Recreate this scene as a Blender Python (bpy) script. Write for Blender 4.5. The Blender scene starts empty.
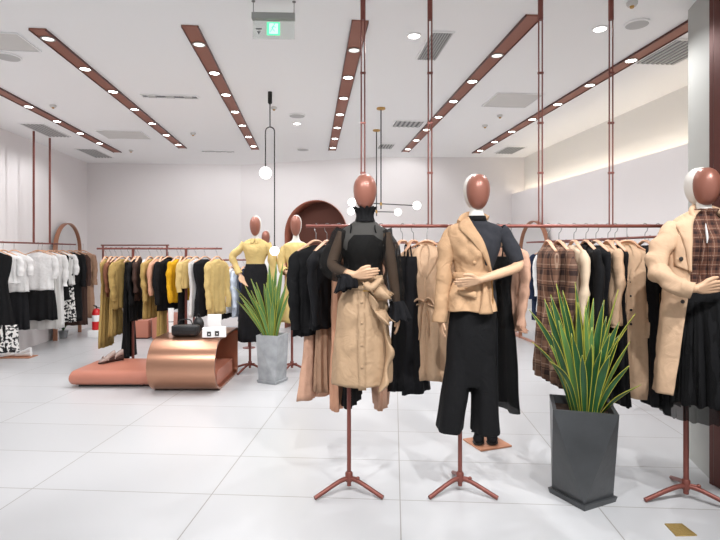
import bpy, bmesh, math, random
from mathutils import Vector, Matrix, noise
PI = math.pi
F, CX, HY, CAMZ, CEIL = 520.0, 360.0, 252.0, 1.4, 3.05
PSI = math.atan(50 / F)
SP, CP = math.sin(PSI), math.cos(PSI)
sc = bpy.context.scene
col = sc.collection
random.seed(7)

# ------------------------------------------------------------------ places
def at(r, d, z=0.0):
    """camera-aligned ground frame: r metres to the right, d metres ahead"""
    return Vector((SP * d + CP * r, CP * d - SP * r, z))
def W(px, d, z=0.0): return at((px - CX) / F * d, d, z)
def WF(px, py): return W(px, F * CAMZ / (py - HY), 0.0)
def WC(px, py): return W(px, F * (CEIL - CAMZ) / (HY - py), CEIL)
def zat(py, d): return CAMZ + (HY - py) * d / F

# ------------------------------------------------------------------ materials
def nt(name):
    m = bpy.data.materials.new(name); m.use_nodes = True
    t = m.node_tree; return m, t, t.nodes['Principled BSDF']
def lin(c):
    return tuple(((v / 12.92) if v <= .04045 else ((v + .055) / 1.055) ** 2.4) for v in c)
def hx(s):
    return lin(tuple(int(s[i:i + 2], 16) / 255 for i in (0, 2, 4)))
def mat(name, c, rough=.6, metal=0.0, spec=.5, nscale=0, namp=.12, bump=0, bscale=200, sheen=0, coat=0, emit=None, es=0):
    m, t, b = nt(name)
    c = hx(c) if isinstance(c, str) else c
    b.inputs['Base Color'].default_value = (*c, 1)
    b.inputs['Roughness'].default_value = rough
    b.inputs['Metallic'].default_value = metal
    b.inputs['Specular IOR Level'].default_value = spec
    b.inputs['Sheen Weight'].default_value = sheen
    b.inputs['Coat Weight'].default_value = coat
    tc = t.nodes.new('ShaderNodeTexCoord')
    if nscale:
        n = t.nodes.new('ShaderNodeTexNoise'); n.inputs['Scale'].default_value = nscale; n.inputs['Detail'].default_value = 4
        t.links.new(tc.outputs['Object'], n.inputs['Vector'])
        mx = t.nodes.new('ShaderNodeMix'); mx.data_type = 'RGBA'
        mx.inputs[6].default_value = (*[v * (1 - namp) for v in c], 1); mx.inputs[7].default_value = (*[min(1, v * (1 + namp)) for v in c], 1)
        t.links.new(n.outputs['Fac'], mx.inputs[0]); t.links.new(mx.outputs[2], b.inputs['Base Color'])
    if bump:
        n = t.nodes.new('ShaderNodeTexNoise'); n.inputs['Scale'].default_value = bscale; n.inputs['Detail'].default_value = 3
        t.links.new(tc.outputs['Object'], n.inputs['Vector'])
        bp = t.nodes.new('ShaderNodeBump'); bp.inputs['Strength'].default_value = bump; bp.inputs['Distance'].default_value = .01
        t.links.new(n.outputs['Fac'], bp.inputs['Height']); t.links.new(bp.outputs['Normal'], b.inputs['Normal'])
    if emit is not None:
        b.inputs['Emission Color'].default_value = (*emit, 1); b.inputs['Emission Strength'].default_value = es
    return m
def cloth(name, c, rough=.85, sheen=0.0, amp=.1):
    return mat(name, c, rough, nscale=30, namp=amp, bump=.15, bscale=350, spec=.25, sheen=sheen)
def wrinkled(m, scale=9, dist=.02, st=.5):
    t = m.node_tree; b = t.nodes['Principled BSDF']
    tc = t.nodes.new('ShaderNodeTexCoord'); n = t.nodes.new('ShaderNodeTexNoise')
    n.inputs['Scale'].default_value = scale; n.inputs['Detail'].default_value = 3; n.inputs['Distortion'].default_value = 1.4
    t.links.new(tc.outputs['Object'], n.inputs['Vector'])
    bp = t.nodes.new('ShaderNodeBump'); bp.inputs['Strength'].default_value = st; bp.inputs['Distance'].default_value = dist
    t.links.new(n.outputs['Fac'], bp.inputs['Height'])
    if b.inputs['Normal'].links: t.links.new(b.inputs['Normal'].links[0].from_socket, bp.inputs['Normal'])
    t.links.new(bp.outputs['Normal'], b.inputs['Normal'])
def mth(t, op, a, b=None, c=None):
    n = t.nodes.new('ShaderNodeMath'); n.operation = op
    for i, v in enumerate((a, b, c)):
        if v is None: continue
        if isinstance(v, (int, float)): n.inputs[i].default_value = v
        else: t.links.new(v, n.inputs[i])
    return n.outputs[0]
def sheer(name, c, alpha, rough=.8):
    m = mat(name, c, rough, spec=.2)
    m.node_tree.nodes['Principled BSDF'].inputs['Alpha'].default_value = alpha
    return m
def plaid(name, base, dark, light, s=.105):
    m, t, b = nt(name)
    tc = t.nodes.new('ShaderNodeTexCoord'); sp = t.nodes.new('ShaderNodeSeparateXYZ')
    t.links.new(tc.outputs['Object'], sp.inputs[0])
    def band(out, w, off=0):
        return mth(t, 'LESS_THAN', mth(t, 'FRACT', mth(t, 'ADD', mth(t, 'DIVIDE', out, s), off + 50)), w)
    def mix(a, cb, f, cn):
        x = t.nodes.new('ShaderNodeMix'); x.data_type = 'RGBA'; x.inputs[7].default_value = (*hx(cn), 1)
        if isinstance(a, str): x.inputs[6].default_value = (*hx(a), 1)
        else: t.links.new(a, x.inputs[6])
        t.links.new(f, x.inputs[0]); return x.outputs[2]
    X, Z = sp.outputs[0], sp.outputs[2]
    dk = mth(t, 'MULTIPLY', mth(t, 'ADD', band(X, .3), band(Z, .3)), .45)
    c1 = mix(base, None, dk, dark)
    lt = mth(t, 'MULTIPLY', mth(t, 'MAXIMUM', band(X, .06, .4), band(Z, .06, .4)), .6)
    c2 = mix(c1, None, lt, light)
    dk2 = mth(t, 'MULTIPLY', mth(t, 'MAXIMUM', band(X, .07, .65), band(Z, .07, .65)), .7)
    c3 = mix(c2, None, dk2, dark)
    t.links.new(c3, b.inputs['Base Color']); b.inputs['Roughness'].default_value = .85; b.inputs['Specular IOR Level'].default_value = .2
    return m
def printed(name, a, bcol, scale=14, thr=.5):
    m, t, b = nt(name)
    tc = t.nodes.new('ShaderNodeTexCoord'); n = t.nodes.new('ShaderNodeTexNoise'); n.inputs['Scale'].default_value = scale; n.inputs['Detail'].default_value = 2
    t.links.new(tc.outputs['Object'], n.inputs['Vector'])
    f = mth(t, 'GREATER_THAN', n.outputs['Fac'], thr)
    x = t.nodes.new('ShaderNodeMix'); x.data_type = 'RGBA'; x.inputs[6].default_value = (*hx(a), 1); x.inputs[7].default_value = (*hx(bcol), 1)
    t.links.new(f, x.inputs[0]); t.links.new(x.outputs[2], b.inputs['Base Color']); b.inputs['Roughness'].default_value = .85
    return m

M = dict(
    wall=mat('plaster_wall', 'EAE6E6', .8, nscale=1.5, namp=.02, bump=.03, bscale=30),
    wallw=mat('white_wall', 'ECEAE6', .85),
    ceil=mat('ceiling_paint', 'F5F5F5', .9),
    grey=mat('grey_panel', 'A9AAA6', .6),
    brown=mat('brown_metal', '5A312A', .35, metal=.5),
    rail=mat('rose_brown_metal', '7E483F', .38, metal=.4),
    strip=mat('strip_brown', '95604F', .55, metal=.1, nscale=40, namp=.08),
    copper=mat('brushed_copper', 'B78A72', .3, metal=.95, bump=.02, bscale=90),
    slab=mat('salmon_leather', 'B97864', .38, nscale=6, namp=.05),
    face=mat('copper_face', '935F50', .34, metal=.2),
    shell=mat('white_shell', 'DEDAD3', .45),
    wood=mat('pale_wood', 'CFA888', .5, nscale=12, namp=.12),
    hang=mat('hanger_wood', 'CFA283', .5, nscale=12, namp=.1),
    steel=mat('steel', '8A8A8A', .3, metal=.9),
    dark=mat('dark_metal', '302E2C', .4, metal=.6),
    gold=mat('brass', 'C39A58', .35, metal=.8),
    lamp=mat('lamp_glow', 'FFFFFF', .5, emit=(1, .97, .92), es=14),
    lampoff=mat('lamp_dim', 'E8E6E0', .3, emit=(1, .97, .92), es=1.2),
    globe=mat('opal_globe', 'FFFFFF', .4, emit=(1, .98, .95), es=2.6),
    cove=mat('cove_led', 'FFF2DE', .5, emit=(1, .88, .7), es=7),
    ventd=mat('vent_dark', '77787A', .7), ventl=mat('vent_slat', 'B9B9B8', .6),
    panelw=mat('white_panel', 'D2D0CD', .8),
    black=cloth('black_fabric', '0E0E10', .85), black2=cloth('soft_black_fabric', '151518', .9),
    charcoal=cloth('charcoal_knit', '2E2F34', .95, amp=.35),
    navy=cloth('navy_fabric', '222B42'), beige=cloth('beige_cotton', 'C4A58A'), tan=cloth('tan_trench', 'CAAA8C', .75),
    tan2=cloth('jacket_tan', 'B99674', .75), satin=cloth('beige_satin', 'B39678', .55), pink=cloth('rose_beige', 'C39A83'), pale=cloth('pale_beige', 'D6C0A6'),
    goldc=cloth('ochre_fabric', 'AD9158'), yell=cloth('pale_yellow_fabric', 'CFB578', .7), must=cloth('mustard_fabric', 'D9A41E'),
    white=cloth('white_fabric', 'DAD9D8'), blue=cloth('pale_blue_fabric', 'BFC8D6'), brownc=cloth('brown_fabric', '7A4E3A'),
    peach=cloth('peach_fabric', 'CF9C80'), dbrown=cloth('dark_brown_fabric', '43302A'), camel=cloth('camel_fabric', 'A3826B'),
    sheerb=sheer('sheer_black', '151413', .74), tulle=sheer('black_tulle', '0C0C0D', .8), wtulle=sheer('white_tulle', 'E4E2DF', .6),
    plaid=plaid('brown_plaid', '80604F', '2A2122', 'AD9480'), plaid2=plaid('fine_brown_plaid', '6E4A3C', '221B1E', 'A98D7C', .05),
    printb=printed('black_white_print', '1C1C1F', 'DFDDDA', 30), printw=printed('white_black_print', 'DCDBD9', '222226', 16, .64),
    leaf=mat('leaf_green', '27502B', .35, nscale=14, namp=.4), edge=mat('leaf_margin', 'A9A63C', .4), leafl=mat('leaf_light', '557A3F', .4, nscale=10, namp=.3),
    soil=mat('soil', '3A2A20', .95, bump=.6, bscale=45),
    concd=mat('dark_concrete', '3F4143', .32, nscale=4, namp=.6, bump=.1, bscale=40), concl=mat('light_concrete', '999C9F', .6, nscale=9, namp=.55, bump=.1, bscale=40),
    red=mat('red_enamel', 'C81E22', .35), paper=mat('white_paper', 'EDEDED', .6), blackl=mat('black_leather', '1A1A1C', .35, bump=.1, bscale=120),
    mirror=mat('mirror_glass', 'E8EAEA', .02, metal=1.0), greygl=mat('shoe_taupe', '9A8880', .6), alcove=mat('alcove_brown', '5B3226', .75),
    reveal=mat('alcove_copper', 'A2604C', .5), plate=mat('copper_plate', 'C58B6C', .4, metal=.4), btn=mat('dark_button', '2A2522', .3),
    pebble=mat('pink_stone', 'C9A79F', .6), alu=mat('aluminium', '9FA19E', .4, metal=.6),
    green=mat('exit_green', '62E6A6', .4, emit=(.15, .95, .5), es=.9), lgreen=mat('exit_white', 'D5FFE8', .4, emit=(.75, 1, .88), es=.8),
)
for k_, sc__ in (('tan', 9), ('tan2', 11), ('satin', 10), ('beige', 9), ('yell', 14), ('must', 14), ('goldc', 12), ('black', 8), ('black2', 8), ('pink', 10), ('white', 12), ('camel', 10)): wrinkled(M[k_], sc__)
# floor tiles
def floor_mat():
    m, t, b = nt('floor_tile')
    tc = t.nodes.new('ShaderNodeTexCoord'); mp = t.nodes.new('ShaderNodeMapping'); mp.vector_type = 'TEXTURE'
    ang = PSI + math.atan(34 / F)
    o = at(-.853, 3.06)                        # a joint crossing
    rowp = W(0, 3.09)
    ux = Vector((math.cos(ang), -math.sin(ang))); uy = Vector((math.sin(ang), math.cos(ang)))
    a = Vector(o[:2]).dot(ux); c = Vector(rowp[:2]).dot(uy)
    org = ux * a + uy * c
    mp.inputs['Location'].default_value = (org.x, org.y, 0); mp.inputs['Rotation'].default_value = (0, 0, -ang)
    t.links.new(tc.outputs['Object'], mp.inputs['Vector'])
    br = t.nodes.new('ShaderNodeTexBrick'); br.offset = 0; br.inputs['Scale'].default_value = 1
    br.inputs['Brick Width'].default_value = 1.085; br.inputs['Row Height'].default_value = .56
    br.inputs['Mortar Size'].default_value = .0035; br.inputs['Mortar Smooth'].default_value = .3
    br.inputs['Color1'].default_value = (*hx('C3C4C6'), 1); br.inputs['Color2'].default_value = (*hx('C0C1C3'), 1); br.inputs['Mortar'].default_value = (*hx('928F8B'), 1)
    t.links.new(mp.outputs[0], br.inputs['Vector'])
    n = t.nodes.new('ShaderNodeTexNoise'); n.inputs['Scale'].default_value = 2.5; n.inputs['Detail'].default_value = 5
    t.links.new(tc.outputs['Object'], n.inputs['Vector'])
    t.links.new(br.outputs['Color'], b.inputs['Base Color'])
    t.links.new(mth(t, 'MULTIPLY_ADD', n.outputs['Fac'], .03, .27), b.inputs['Roughness'])
    b.inputs['Specular IOR Level'].default_value = .5
    return m
M['floor'] = floor_mat()

# ------------------------------------------------------------------ object helpers
def empty(name, loc=(0, 0, 0), rz=0):
    o = bpy.data.objects.new(name, None); col.objects.link(o); o.location = loc; o.rotation_euler = (0, 0, rz)
    o.empty_display_size = .05
    return o
def tag(o, label, cat, group=None):
    o['label'] = label; o['category'] = cat
    if group: o['group'] = group
    return o
def obj(name, bm, m, parent=None, smooth=True, loc=None, rz=None):
    bmesh.ops.recalc_face_normals(bm, faces=bm.faces[:])
    me = bpy.data.meshes.new(name); bm.to_mesh(me); bm.free()
    for x in (m if isinstance(m, (list, tuple)) else [m]): me.materials.append(M[x] if isinstance(x, str) else x)
    if smooth:
        for p in me.polygons: p.use_smooth = True
        try: me.set_sharp_from_angle(angle=math.radians(50))
        except Exception: pass
    o = bpy.data.objects.new(name, me); col.objects.link(o)
    if parent: o.parent = parent
    if loc is not None: o.location = loc
    if rz is not None: o.rotation_euler[2] = rz
    return o
def struct(name, bm, m, **k):
    o = obj(name, bm, m, **k); o['kind'] = 'structure'; return o
def solid(o, t=.004):
    md = o.modifiers.new('thickness', 'SOLIDIFY'); md.thickness = t; md.offset = 0
    return o
def nb(): return bmesh.new()
def box(bm, x0, x1, y0, y1, z0, z1, mi=0, bev=0):
    vs = [bm.verts.new((x, y, z)) for z in (z0, z1) for y in (y0, y1) for x in (x0, x1)]
    fs = [bm.faces.new([vs[i] for i in q]) for q in ((0, 1, 3, 2), (4, 6, 7, 5), (0, 4, 5, 1), (2, 3, 7, 6), (0, 2, 6, 4), (1, 5, 7, 3))]
    for f in fs: f.material_index = mi
    if bev:
        es = list({e for f in fs for e in f.edges})
        bmesh.ops.bevel(bm, geom=es, offset=bev, segments=3, profile=.5, affect='EDGES')
    return bm
def catmull(pts, n):
    """pts list of equal-length tuples; n samples per span"""
    out = []
    P = [pts[0]] + list(pts) + [pts[-1]]
    for i in range(1, len(P) - 2):
        p0, p1, p2, p3 = P[i - 1], P[i], P[i + 1], P[i + 2]
        for k in range(n):
            u = k / n
            out.append(tuple(.5 * (2 * b + (c - a) * u + (2 * a - 5 * b + 4 * c - d) * u * u + (-a + 3 * b - 3 * c + d) * u ** 3) for a, b, c, d in zip(p0, p1, p2, p3)))
    out.append(tuple(pts[-1]))
    return out
def loft(bm, rings, close=True, cap0=True, cap1=True, mi=0):
    R = [[bm.verts.new(p) for p in r] for r in rings]
    n = len(R[0])
    for a, b in zip(R, R[1:]):
        for i in range(n if close else n - 1):
            j = (i + 1) % n
            f = bm.faces.new((a[i], a[j], b[j], b[i])); f.material_index = mi
    if close and cap0: f = bm.faces.new(R[0]); f.material_index = mi
    if close and cap1: f = bm.faces.new(R[-1]); f.material_index = mi
    return R
def tube(bm, pts, rads, seg=10, wr=0, seed=0, flat=1.0, caps=True, mi=0, fdir=None):
    pts = [Vector(p) for p in pts]
    rings = []
    up = Vector((0, 0, 1))
    t0 = (pts[1] - pts[0]).normalized()
    nrm = (fdir or (up if abs(t0.z) < .9 else Vector((1, 0, 0)))).cross(t0).normalized()
    for i, p in enumerate(pts):
        t = (pts[min(i + 1, len(pts) - 1)] - pts[max(i - 1, 0)])
        t = t.normalized() if t.length > 1e-9 else t0
        nrm = (nrm - t * nrm.dot(t)).normalized(); bn = t.cross(nrm)
        r = rads[i] if isinstance(rads, (list, tuple)) else rads
        ring = []
        for k in range(seg):
            a = 2 * PI * k / seg
            q = p + nrm * math.cos(a) * r + bn * math.sin(a) * r * flat
            if wr:
                q += (q - p).normalized() * wr * noise.noise(Vector((q.x * 9, q.y * 9, q.z * 15)) + Vector((seed, 0, 0)))
            ring.append(q)
        rings.append(ring)
    return loft(bm, rings, cap0=caps, cap1=caps, mi=mi)
def stube(bm, path, n=6, **k):
    """path entries (x,y,z,r) smoothed"""
    q = catmull(path, n)
    return tube(bm, [p[:3] for p in q], [p[3] for p in q], **k)
def lathe(bm, prof, c=(0, 0, 0), seg=24, mi=0, sx=1, sy=1):
    rings = [[(c[0] + sx * r * math.cos(2 * PI * k / seg), c[1] + sy * r * math.sin(2 * PI * k / seg), c[2] + z) for k in range(seg)] for r, z in prof]
    return loft(bm, rings, mi=mi)
def sphere(bm, c, r, s=(1, 1, 1), seg=20, mi=0):
    r0 = bmesh.ops.create_uvsphere(bm, u_segments=seg, v_segments=seg // 2 + 2, radius=r)
    for v in r0['verts']: v.co = Vector((c[0] + v.co.x * s[0], c[1] + v.co.y * s[1], c[2] + v.co.z * s[2]))
    return bm

# garments: profile rows (z, hx, hy, cx, cy, fold) ----------------------------------
def prow(prof, n=5): return catmull(prof, n)
def ell(row, t):
    z, a, b, cx, cy, fa = row
    return cx + a * math.cos(t), cy - b * math.sin(t)
def body(name, prof, m, parent, nseg=64, k=(5, 9), seed=0, wr=.004, rng=None, n=6, th=.004, square=1.0, open_top=False):
    rows = prow(prof, n)
    rnd = random.Random(seed); p1, p2, dr = rnd.random() * 6, rnd.random() * 6, rnd.uniform(-1.5, 1.5)
    bm = nb(); rings = []
    for i, row in enumerate(rows):
        z, a, b, cx, cy, fa = row
        if rng:
            u0, u1 = rng(z)
        else:
            u0, u1 = 0, 2 * PI
        cnt = nseg if not rng else nseg + 1
        ring = []
        for s in range(cnt):
            t = u0 + (u1 - u0) * s / nseg
            f = 1 + (fa / max(a, b, .03)) * (.6 * math.cos(k[0] * t + p1 + dr * z * 3) + .4 * math.cos(k[1] * t + p2 - dr * z * 2))
            c, sn = math.cos(t), math.sin(t)
            if square != 1: c = math.copysign(abs(c) ** square, c); sn = math.copysign(abs(sn) ** square, sn)
            x, y = cx + a * f * c, cy - b * f * sn - (fa * .8 * math.cos(k[1] * t + p1) * sn if a > b * 2 else 0)
            w = wr * noise.noise(Vector((x * 11 + seed, y * 11, z * 8))) + wr * .5 * noise.noise(Vector((x * 25, y * 25 + seed, z * 22)))
            ring.append((x + w * c, y - w * sn * 1.5, z + (.3 * fa * math.cos(k[0] * t + p2) if i == len(rows) - 1 else 0)))
        rings.append(ring)
    loft(bm, rings, close=not rng, cap0=False, cap1=False)
    if not rng and not open_top:
        bm.verts.ensure_lookup_table()
        f = bm.faces.new([bm.verts[i] for i in range(nseg)])
    o = obj(name, bm, m, parent)
    if th: solid(o, th)
    return o
def surf_y(prof, x, z, off):
    rows = sorted(prof, key=lambda r: -r[0])
    r = None
    for a, b in zip(rows, rows[1:]):
        if a[0] >= z >= b[0]:
            u = (a[0] - z) / max(1e-6, a[0] - b[0]); r = tuple(p + (q - p) * u for p, q in zip(a, b)); break
    if r is None: r = rows[0] if z > rows[0][0] else rows[-1]
    s = max(0, 1 - ((x - r[3]) / r[1]) ** 2)
    return r[4] - r[2] * math.sqrt(s) - off
def patch(name, prof, L, R, off, m, parent, nu=6, n=5, th=.004, wr=.002, bow=0):
    L, R = catmull(L, n), catmull(R, n)
    bm = nb(); rings = []
    for a, b in zip(L, R):
        row = []
        for i in range(nu + 1):
            u = i / nu; x = a[0] + (b[0] - a[0]) * u; z = a[1] + (b[1] - a[1]) * u
            row.append((x, surf_y(prof, x, z, off + bow * math.sin(PI * u)) + wr * noise.noise(Vector((x * 30, 0, z * 30))), z))
        rings.append(row)
    loft(bm, rings, close=False)
    return solid(obj(name, bm, m, parent), th)
def button(prof, x, z, parent, m='btn', r=.008, off=.006, name='button'):
    bm = nb(); y = surf_y(prof, x, z, off)
    rings = [[(x + rr * math.cos(a * PI / 5), y + yy, z + rr * math.sin(a * PI / 5)) for a in range(10)] for rr, yy in ((r, .003), (r, -.001), (r * .7, -.003))]
    loft(bm, rings)
    return obj(name, bm, m, parent)

# ------------------------------------------------------------------ SETTING
def setting():
    b = nb(); box(b, -7, 7, -3, 11, -.06, 0); struct('floor', b, 'floor', smooth=False)
    b = nb(); box(b, -4.3, 4.2, .2, 10.6, CEIL, CEIL + .1); struct('ceiling', b, 'ceil', smooth=False)
    b = nb(); box(b, -4.2, -4.1, .2, 10.2, 0, CEIL); struct('wall_left', b, 'wall', smooth=False)
    # back wall: left part flat, then an angled part with an arched alcove, then a part along the back right
    A, B_, C_, D_ = Vector((-4.1, 10.06)), Vector((-1.3, 10.03)), Vector((1.15, 8.98)), Vector((3.75, 8.75))
    b = nb()
    def slab(p, q, z0, z1, s0=None, s1=None, t=.1):
        d = (q - p).normalized(); n = Vector((-d.y, d.x)) * t
        L = (q - p).length; a = p + d * (s0 or 0); e = p + d * (s1 if s1 is not None else L)
        v = [b.verts.new((*w, z)) for z in (z0, z1) for w in (a, e, e + n, a + n)]
        for f in ((0, 1, 2, 3), (4, 5, 6, 7), (0, 1, 5, 4), (1, 2, 6, 5), (2, 3, 7, 6), (3, 0, 4, 7)): b.faces.new([v[i] for i in f])
    slab(A, B_, 0, CEIL); slab(C_, D_, 0, CEIL)
    dd = (C_ - B_).normalized()
    def hit(px):   # where a sight line meets the angled wall
        p = at((px - CX) / F, 1); r = Vector((p.x, p.y))
        den = r.x * dd.y - r.y * dd.x
        s = (B_.x * r.y - B_.y * r.x) / den
        return -s if (B_ + dd * -s).dot(r) > 0 and abs(s) < 0 else ((r.x * B_.y - r.y * B_.x) / (r.y * dd.x - r.x * dd.y))
    s0, s1 = hit(285.5), hit(347)
    mid, rad = (s0 + s1) / 2, (s1 - s0) / 2
    zc = 2.33 - rad
    L = (C_ - B_).length
    slab(B_, C_, 0, CEIL, 0, s0); slab(B_, C_, 0, CEIL, s1, L)
    N = 24
    n2 = Vector((-dd.y, dd.x)) * .1
    for i in range(N):     # spandrel above the arch
        t0, t1 = PI - PI * i / N, PI - PI * (i + 1) / N
        u0, u1 = mid + rad * math.cos(t0), mid + rad * math.cos(t1); z0, z1 = zc + rad * math.sin(t0), zc + rad * math.sin(t1)
        pa, pb = B_ + dd * u0, B_ + dd * u1
        v = [b.verts.new((*pa, z0)), b.verts.new((*pb, z1)), b.verts.new((*pb, CEIL)), b.verts.new((*pa, CEIL))]
        b.faces.new(v)
        v2 = [b.verts.new((*(pa + n2), z0)), b.verts.new((*(pb + n2), z1)), b.verts.new((*(pb + n2), CEIL)), b.verts.new((*(pa + n2), CEIL))]
        b.faces.new(v2)
    struct('wall_back', b, 'wall', smooth=False)
    # alcove: reveal + dark back
    b = nb()
    def outline(rr): return [(mid - rr, 0)] + [(mid + rr * math.cos(PI - PI * i / 32), zc + rr * math.sin(PI - PI * i / 32)) for i in range(33)] + [(mid + rr, 0)]
    nn = Vector((-dd.y, dd.x))
    def rg(rr, dp): return [(*(B_ + dd * u + nn * dp), z) for u, z in outline(rr)]
    loft(b, [rg(rad, -.015), rg(rad, .3)], close=False)
    loft(b, [rg(rad + .008, -.015), rg(rad, -.015)], close=False)
    o = struct('trim_1', b, 'reveal'); solid(o, .01)
    b = nb(); rr = rg(rad + .05, .3); b.faces.new([b.verts.new(p) for p in rr]); rr = rg(rad + .05, .35); b.faces.new([b.verts.new(p) for p in rr])
    struct('wall_alcove', b, 'alcove', smooth=False)
    # right wall: lower wall standing proud, lit ledge, recessed upper wall
    b = nb(); box(b, 3.5, 3.9, 1.5, 8.9, 0, 2.36); struct('wall_right', b, 'wall', smooth=False)
    b = nb(); box(b, 3.72, 3.9, 1.5, 8.9, 2.36, CEIL); struct('wall_right_upper', b, 'wallw', smooth=False)
    b = nb(); box(b, 3.5, 3.53, 1.5, 8.75, 2.36, 2.41); struct('trim_2', b, 'wall', smooth=False)
    b = nb(); box(b, 3.56, 3.6, 1.6, 8.7, 2.362, 2.375); tag(obj('cove_light', b, 'cove', smooth=False), 'long warm light strip on the ledge along the right wall', 'light')
    b = nb(); box(b, 3.4, 3.5, 1.5, 8.75, 0, .035, bev=.004)
    struct('baseboard_right', b, mat('terrazzo_copper', 'B98572', .4, nscale=28, namp=.5), smooth=False)
    # shop-front partition and brown column
    b = nb()
    pa, pb = Vector((2.43, 2.92)), Vector((2.57, 3.32))
    d = (pb - pa).normalized(); n = Vector((d.y, -d.x)) * .5
    v = [b.verts.new((*w, z)) for z in (0, CEIL) for w in (pa, pb, pb + n, pa + n)]
    for f in ((0, 1, 2, 3), (4, 5, 6, 7), (0, 1, 5, 4), (1, 2, 6, 5), (2, 3, 7, 6), (3, 0, 4, 7)): b.faces.new([v[i] for i in f])
    struct('wall_front', b, 'grey', smooth=False)
    b = nb(); box(b, 2.40, 2.75, 2.45, 2.90, 0, CEIL, bev=.012); box(b, 2.405, 2.44, 2.90, 2.93, 0, CEIL)
    struct('trim_3', b, 'brown', smooth=False)
    b = nb(); box(b, 2.9, 4.2, 2.5, 2.6, 0, CEIL); struct('wall_front_side', b, 'grey', smooth=False)
setting()

# ------------------------------------------------------------------ CEILING FITTINGS
LIGHTS = []
def spot(p, e, parent=None, size=2.5, tgt=None, name='spot_lamp', rad=.03, colr=(1, .995, 1)):
    l = bpy.data.lights.new(name, 'SPOT'); l.energy = e; l.spot_size = size; l.spot_blend = .5; l.shadow_soft_size = rad; l.color = colr
    o = bpy.data.objects.new(name, l); col.objects.link(o); o.location = p
    if tgt is not None:
        o.rotation_euler = (Vector(tgt) - Vector(p)).to_track_quat('-Z', 'Y').to_euler()
    o['kind'] = 'helper'
    return o
SPOTE = 34
def strip(x, y0, y1, ys, label):
    r = empty('light_strip', (x, (y0 + y1) / 2, CEIL)); tag(r, label, 'ceiling light', 'brown light strips in the ceiling')
    h = (y1 - y0) / 2; b = nb()
    box(b, -.056, .056, -h, h, -.012, -.001)
    obj('channel', b, 'strip', r, smooth=False)
    b = nb(); box(b, -.061, -.056, -h, h, -.02, -.001); box(b, .056, .061, -h, h, -.02, -.001)
    obj('edge_trim', b, 'brown', r, smooth=False)
    for i, y in enumerate(ys):
        yy = y - (y0 + y1) / 2
        b = nb(); lathe(b, [(.052, -.0125), (.052, -.018), (.044, -.02), (.04, -.0135)], (0, yy, 0), 24)
        l = obj('downlight', b, 'alu', r)
        b = nb(); lathe(b, [(.041, -.013), (.041, -.0165), (.02, -.0175)], (0, yy, 0), 20)
        obj('lens', b, 'lamp' if i else 'lampoff', l)
        if x > 2.6: tg, e, sz = (x + .8, y, 1.0), .32, 1.9
        elif x < -2.6: tg, e, sz = (x - .9, y, 1.3), .72, 1.9
        elif i >= len(ys) - 2: tg, e, sz = (x, y + 1.6, 1.1), (1.0 if x < 0 else .45), 2.1
        else: tg, e, sz = (x, y + .05, 0), 1, 2.5
        if i: spot((x, y, CEIL - .03), SPOTE * e, tgt=tg, size=sz)
YS = [4.2 + .66 * i for i in range(7)]
strip(-2.0, 4.04, 8.45, YS, 'brown ceiling light strip, second from the left wall')
strip(-.87, 3.88, 8.45, YS, 'brown ceiling light strip ending above the looped pendant lamp')
strip(.355, 3.68, 8.4, YS, 'brown ceiling light strip above the head of the mannequin in the ruffled skirt')
strip(1.55, 3.48, 8.4, YS, 'brown ceiling light strip above the mannequin in the half jacket')
strip(2.73, 3.1, 8.4, [3.3] + YS, 'brown ceiling light strip nearest the right wall, crossing behind the rods')
strip(-3.15, 4.2, 8.9, YS, 'brown ceiling light strip nearest the left wall, above the suspended rail')

def downlight(px, py, label, on=True, r=.055, tgt=None, e=60):
    p = WC(px, py); o = empty('round_downlight', p); tag(o, label, 'ceiling light')
    b = nb(); lathe(b, [(r, -.001), (r, -.008), (r * .8, -.012), (r * .78, -.004)]); obj('ring', b, 'ceil', o)
    b = nb(); lathe(b, [(r * .77, -.003), (r * .77, -.007), (r * .3, -.008)]); obj('lens', b, 'lamp', o)
    spot(p - Vector((0, 0, .03)), e, tgt=tgt or (p.x, p.y - .2, 0))
downlight(414, 35, 'small round downlight left of the square vent')
downlight(600, 28, 'small round downlight between the two right pairs of rods')
downlight(297, 123, 'faint small round downlight near the arched alcove', e=20)
def disc(px, py, r, label, name='ceiling_speaker', cat='ceiling speaker', h=.012):
    p = WC(px, py); o = empty(name, p); tag(o, label, cat)
    b = nb(); lathe(b, [(r, -.001), (r, -h), (r * .93, -h - .003)]); obj('rim', b, 'ceil', o)
    b = nb(); lathe(b, [(r * .9, -h - .001), (r * .9, -h - .004), (r * .3, -h - .006)]); obj('grille', b, 'ventl', o)
disc(637, 23, .085, 'round grey ceiling speaker right of the small downlight')
disc(8, 56, .1, 'round grey ceiling speaker at the left edge of the ceiling')
disc(297, 115, .1, 'round flat ceiling speaker above the faint downlight')
disc(303, 149, .1, 'round ceiling speaker furthest back, before the alcove wall')
for (px, py, lb) in ((193, 133, 'small round smoke detector right of the access panel'), (485, 125, 'small round smoke detector below the right access panel'),
                     (53, 105, 'tiny smoke detector between the two left light strips'), (131, 150, 'tiny smoke detector at the back left of the ceiling'),
                     (500, 115, 'tiny sprinkler head by the right access panel'), (274, 107, 'tiny sprinkler head beside the looped pendant'), (632, 2, 'small sprinkler head above the right speaker')):
    p = WC(px, py); o = empty('smoke_detector', p); tag(o, lb, 'smoke detector')
    b = nb(); lathe(b, [(.035, -.001), (.035, -.015), (.026, -.028)]); obj('housing', b, 'panelw', o)
    b = nb(); lathe(b, [(.015, -.028), (.012, -.04)]); obj('sensor', b, 'gold', o)
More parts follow.
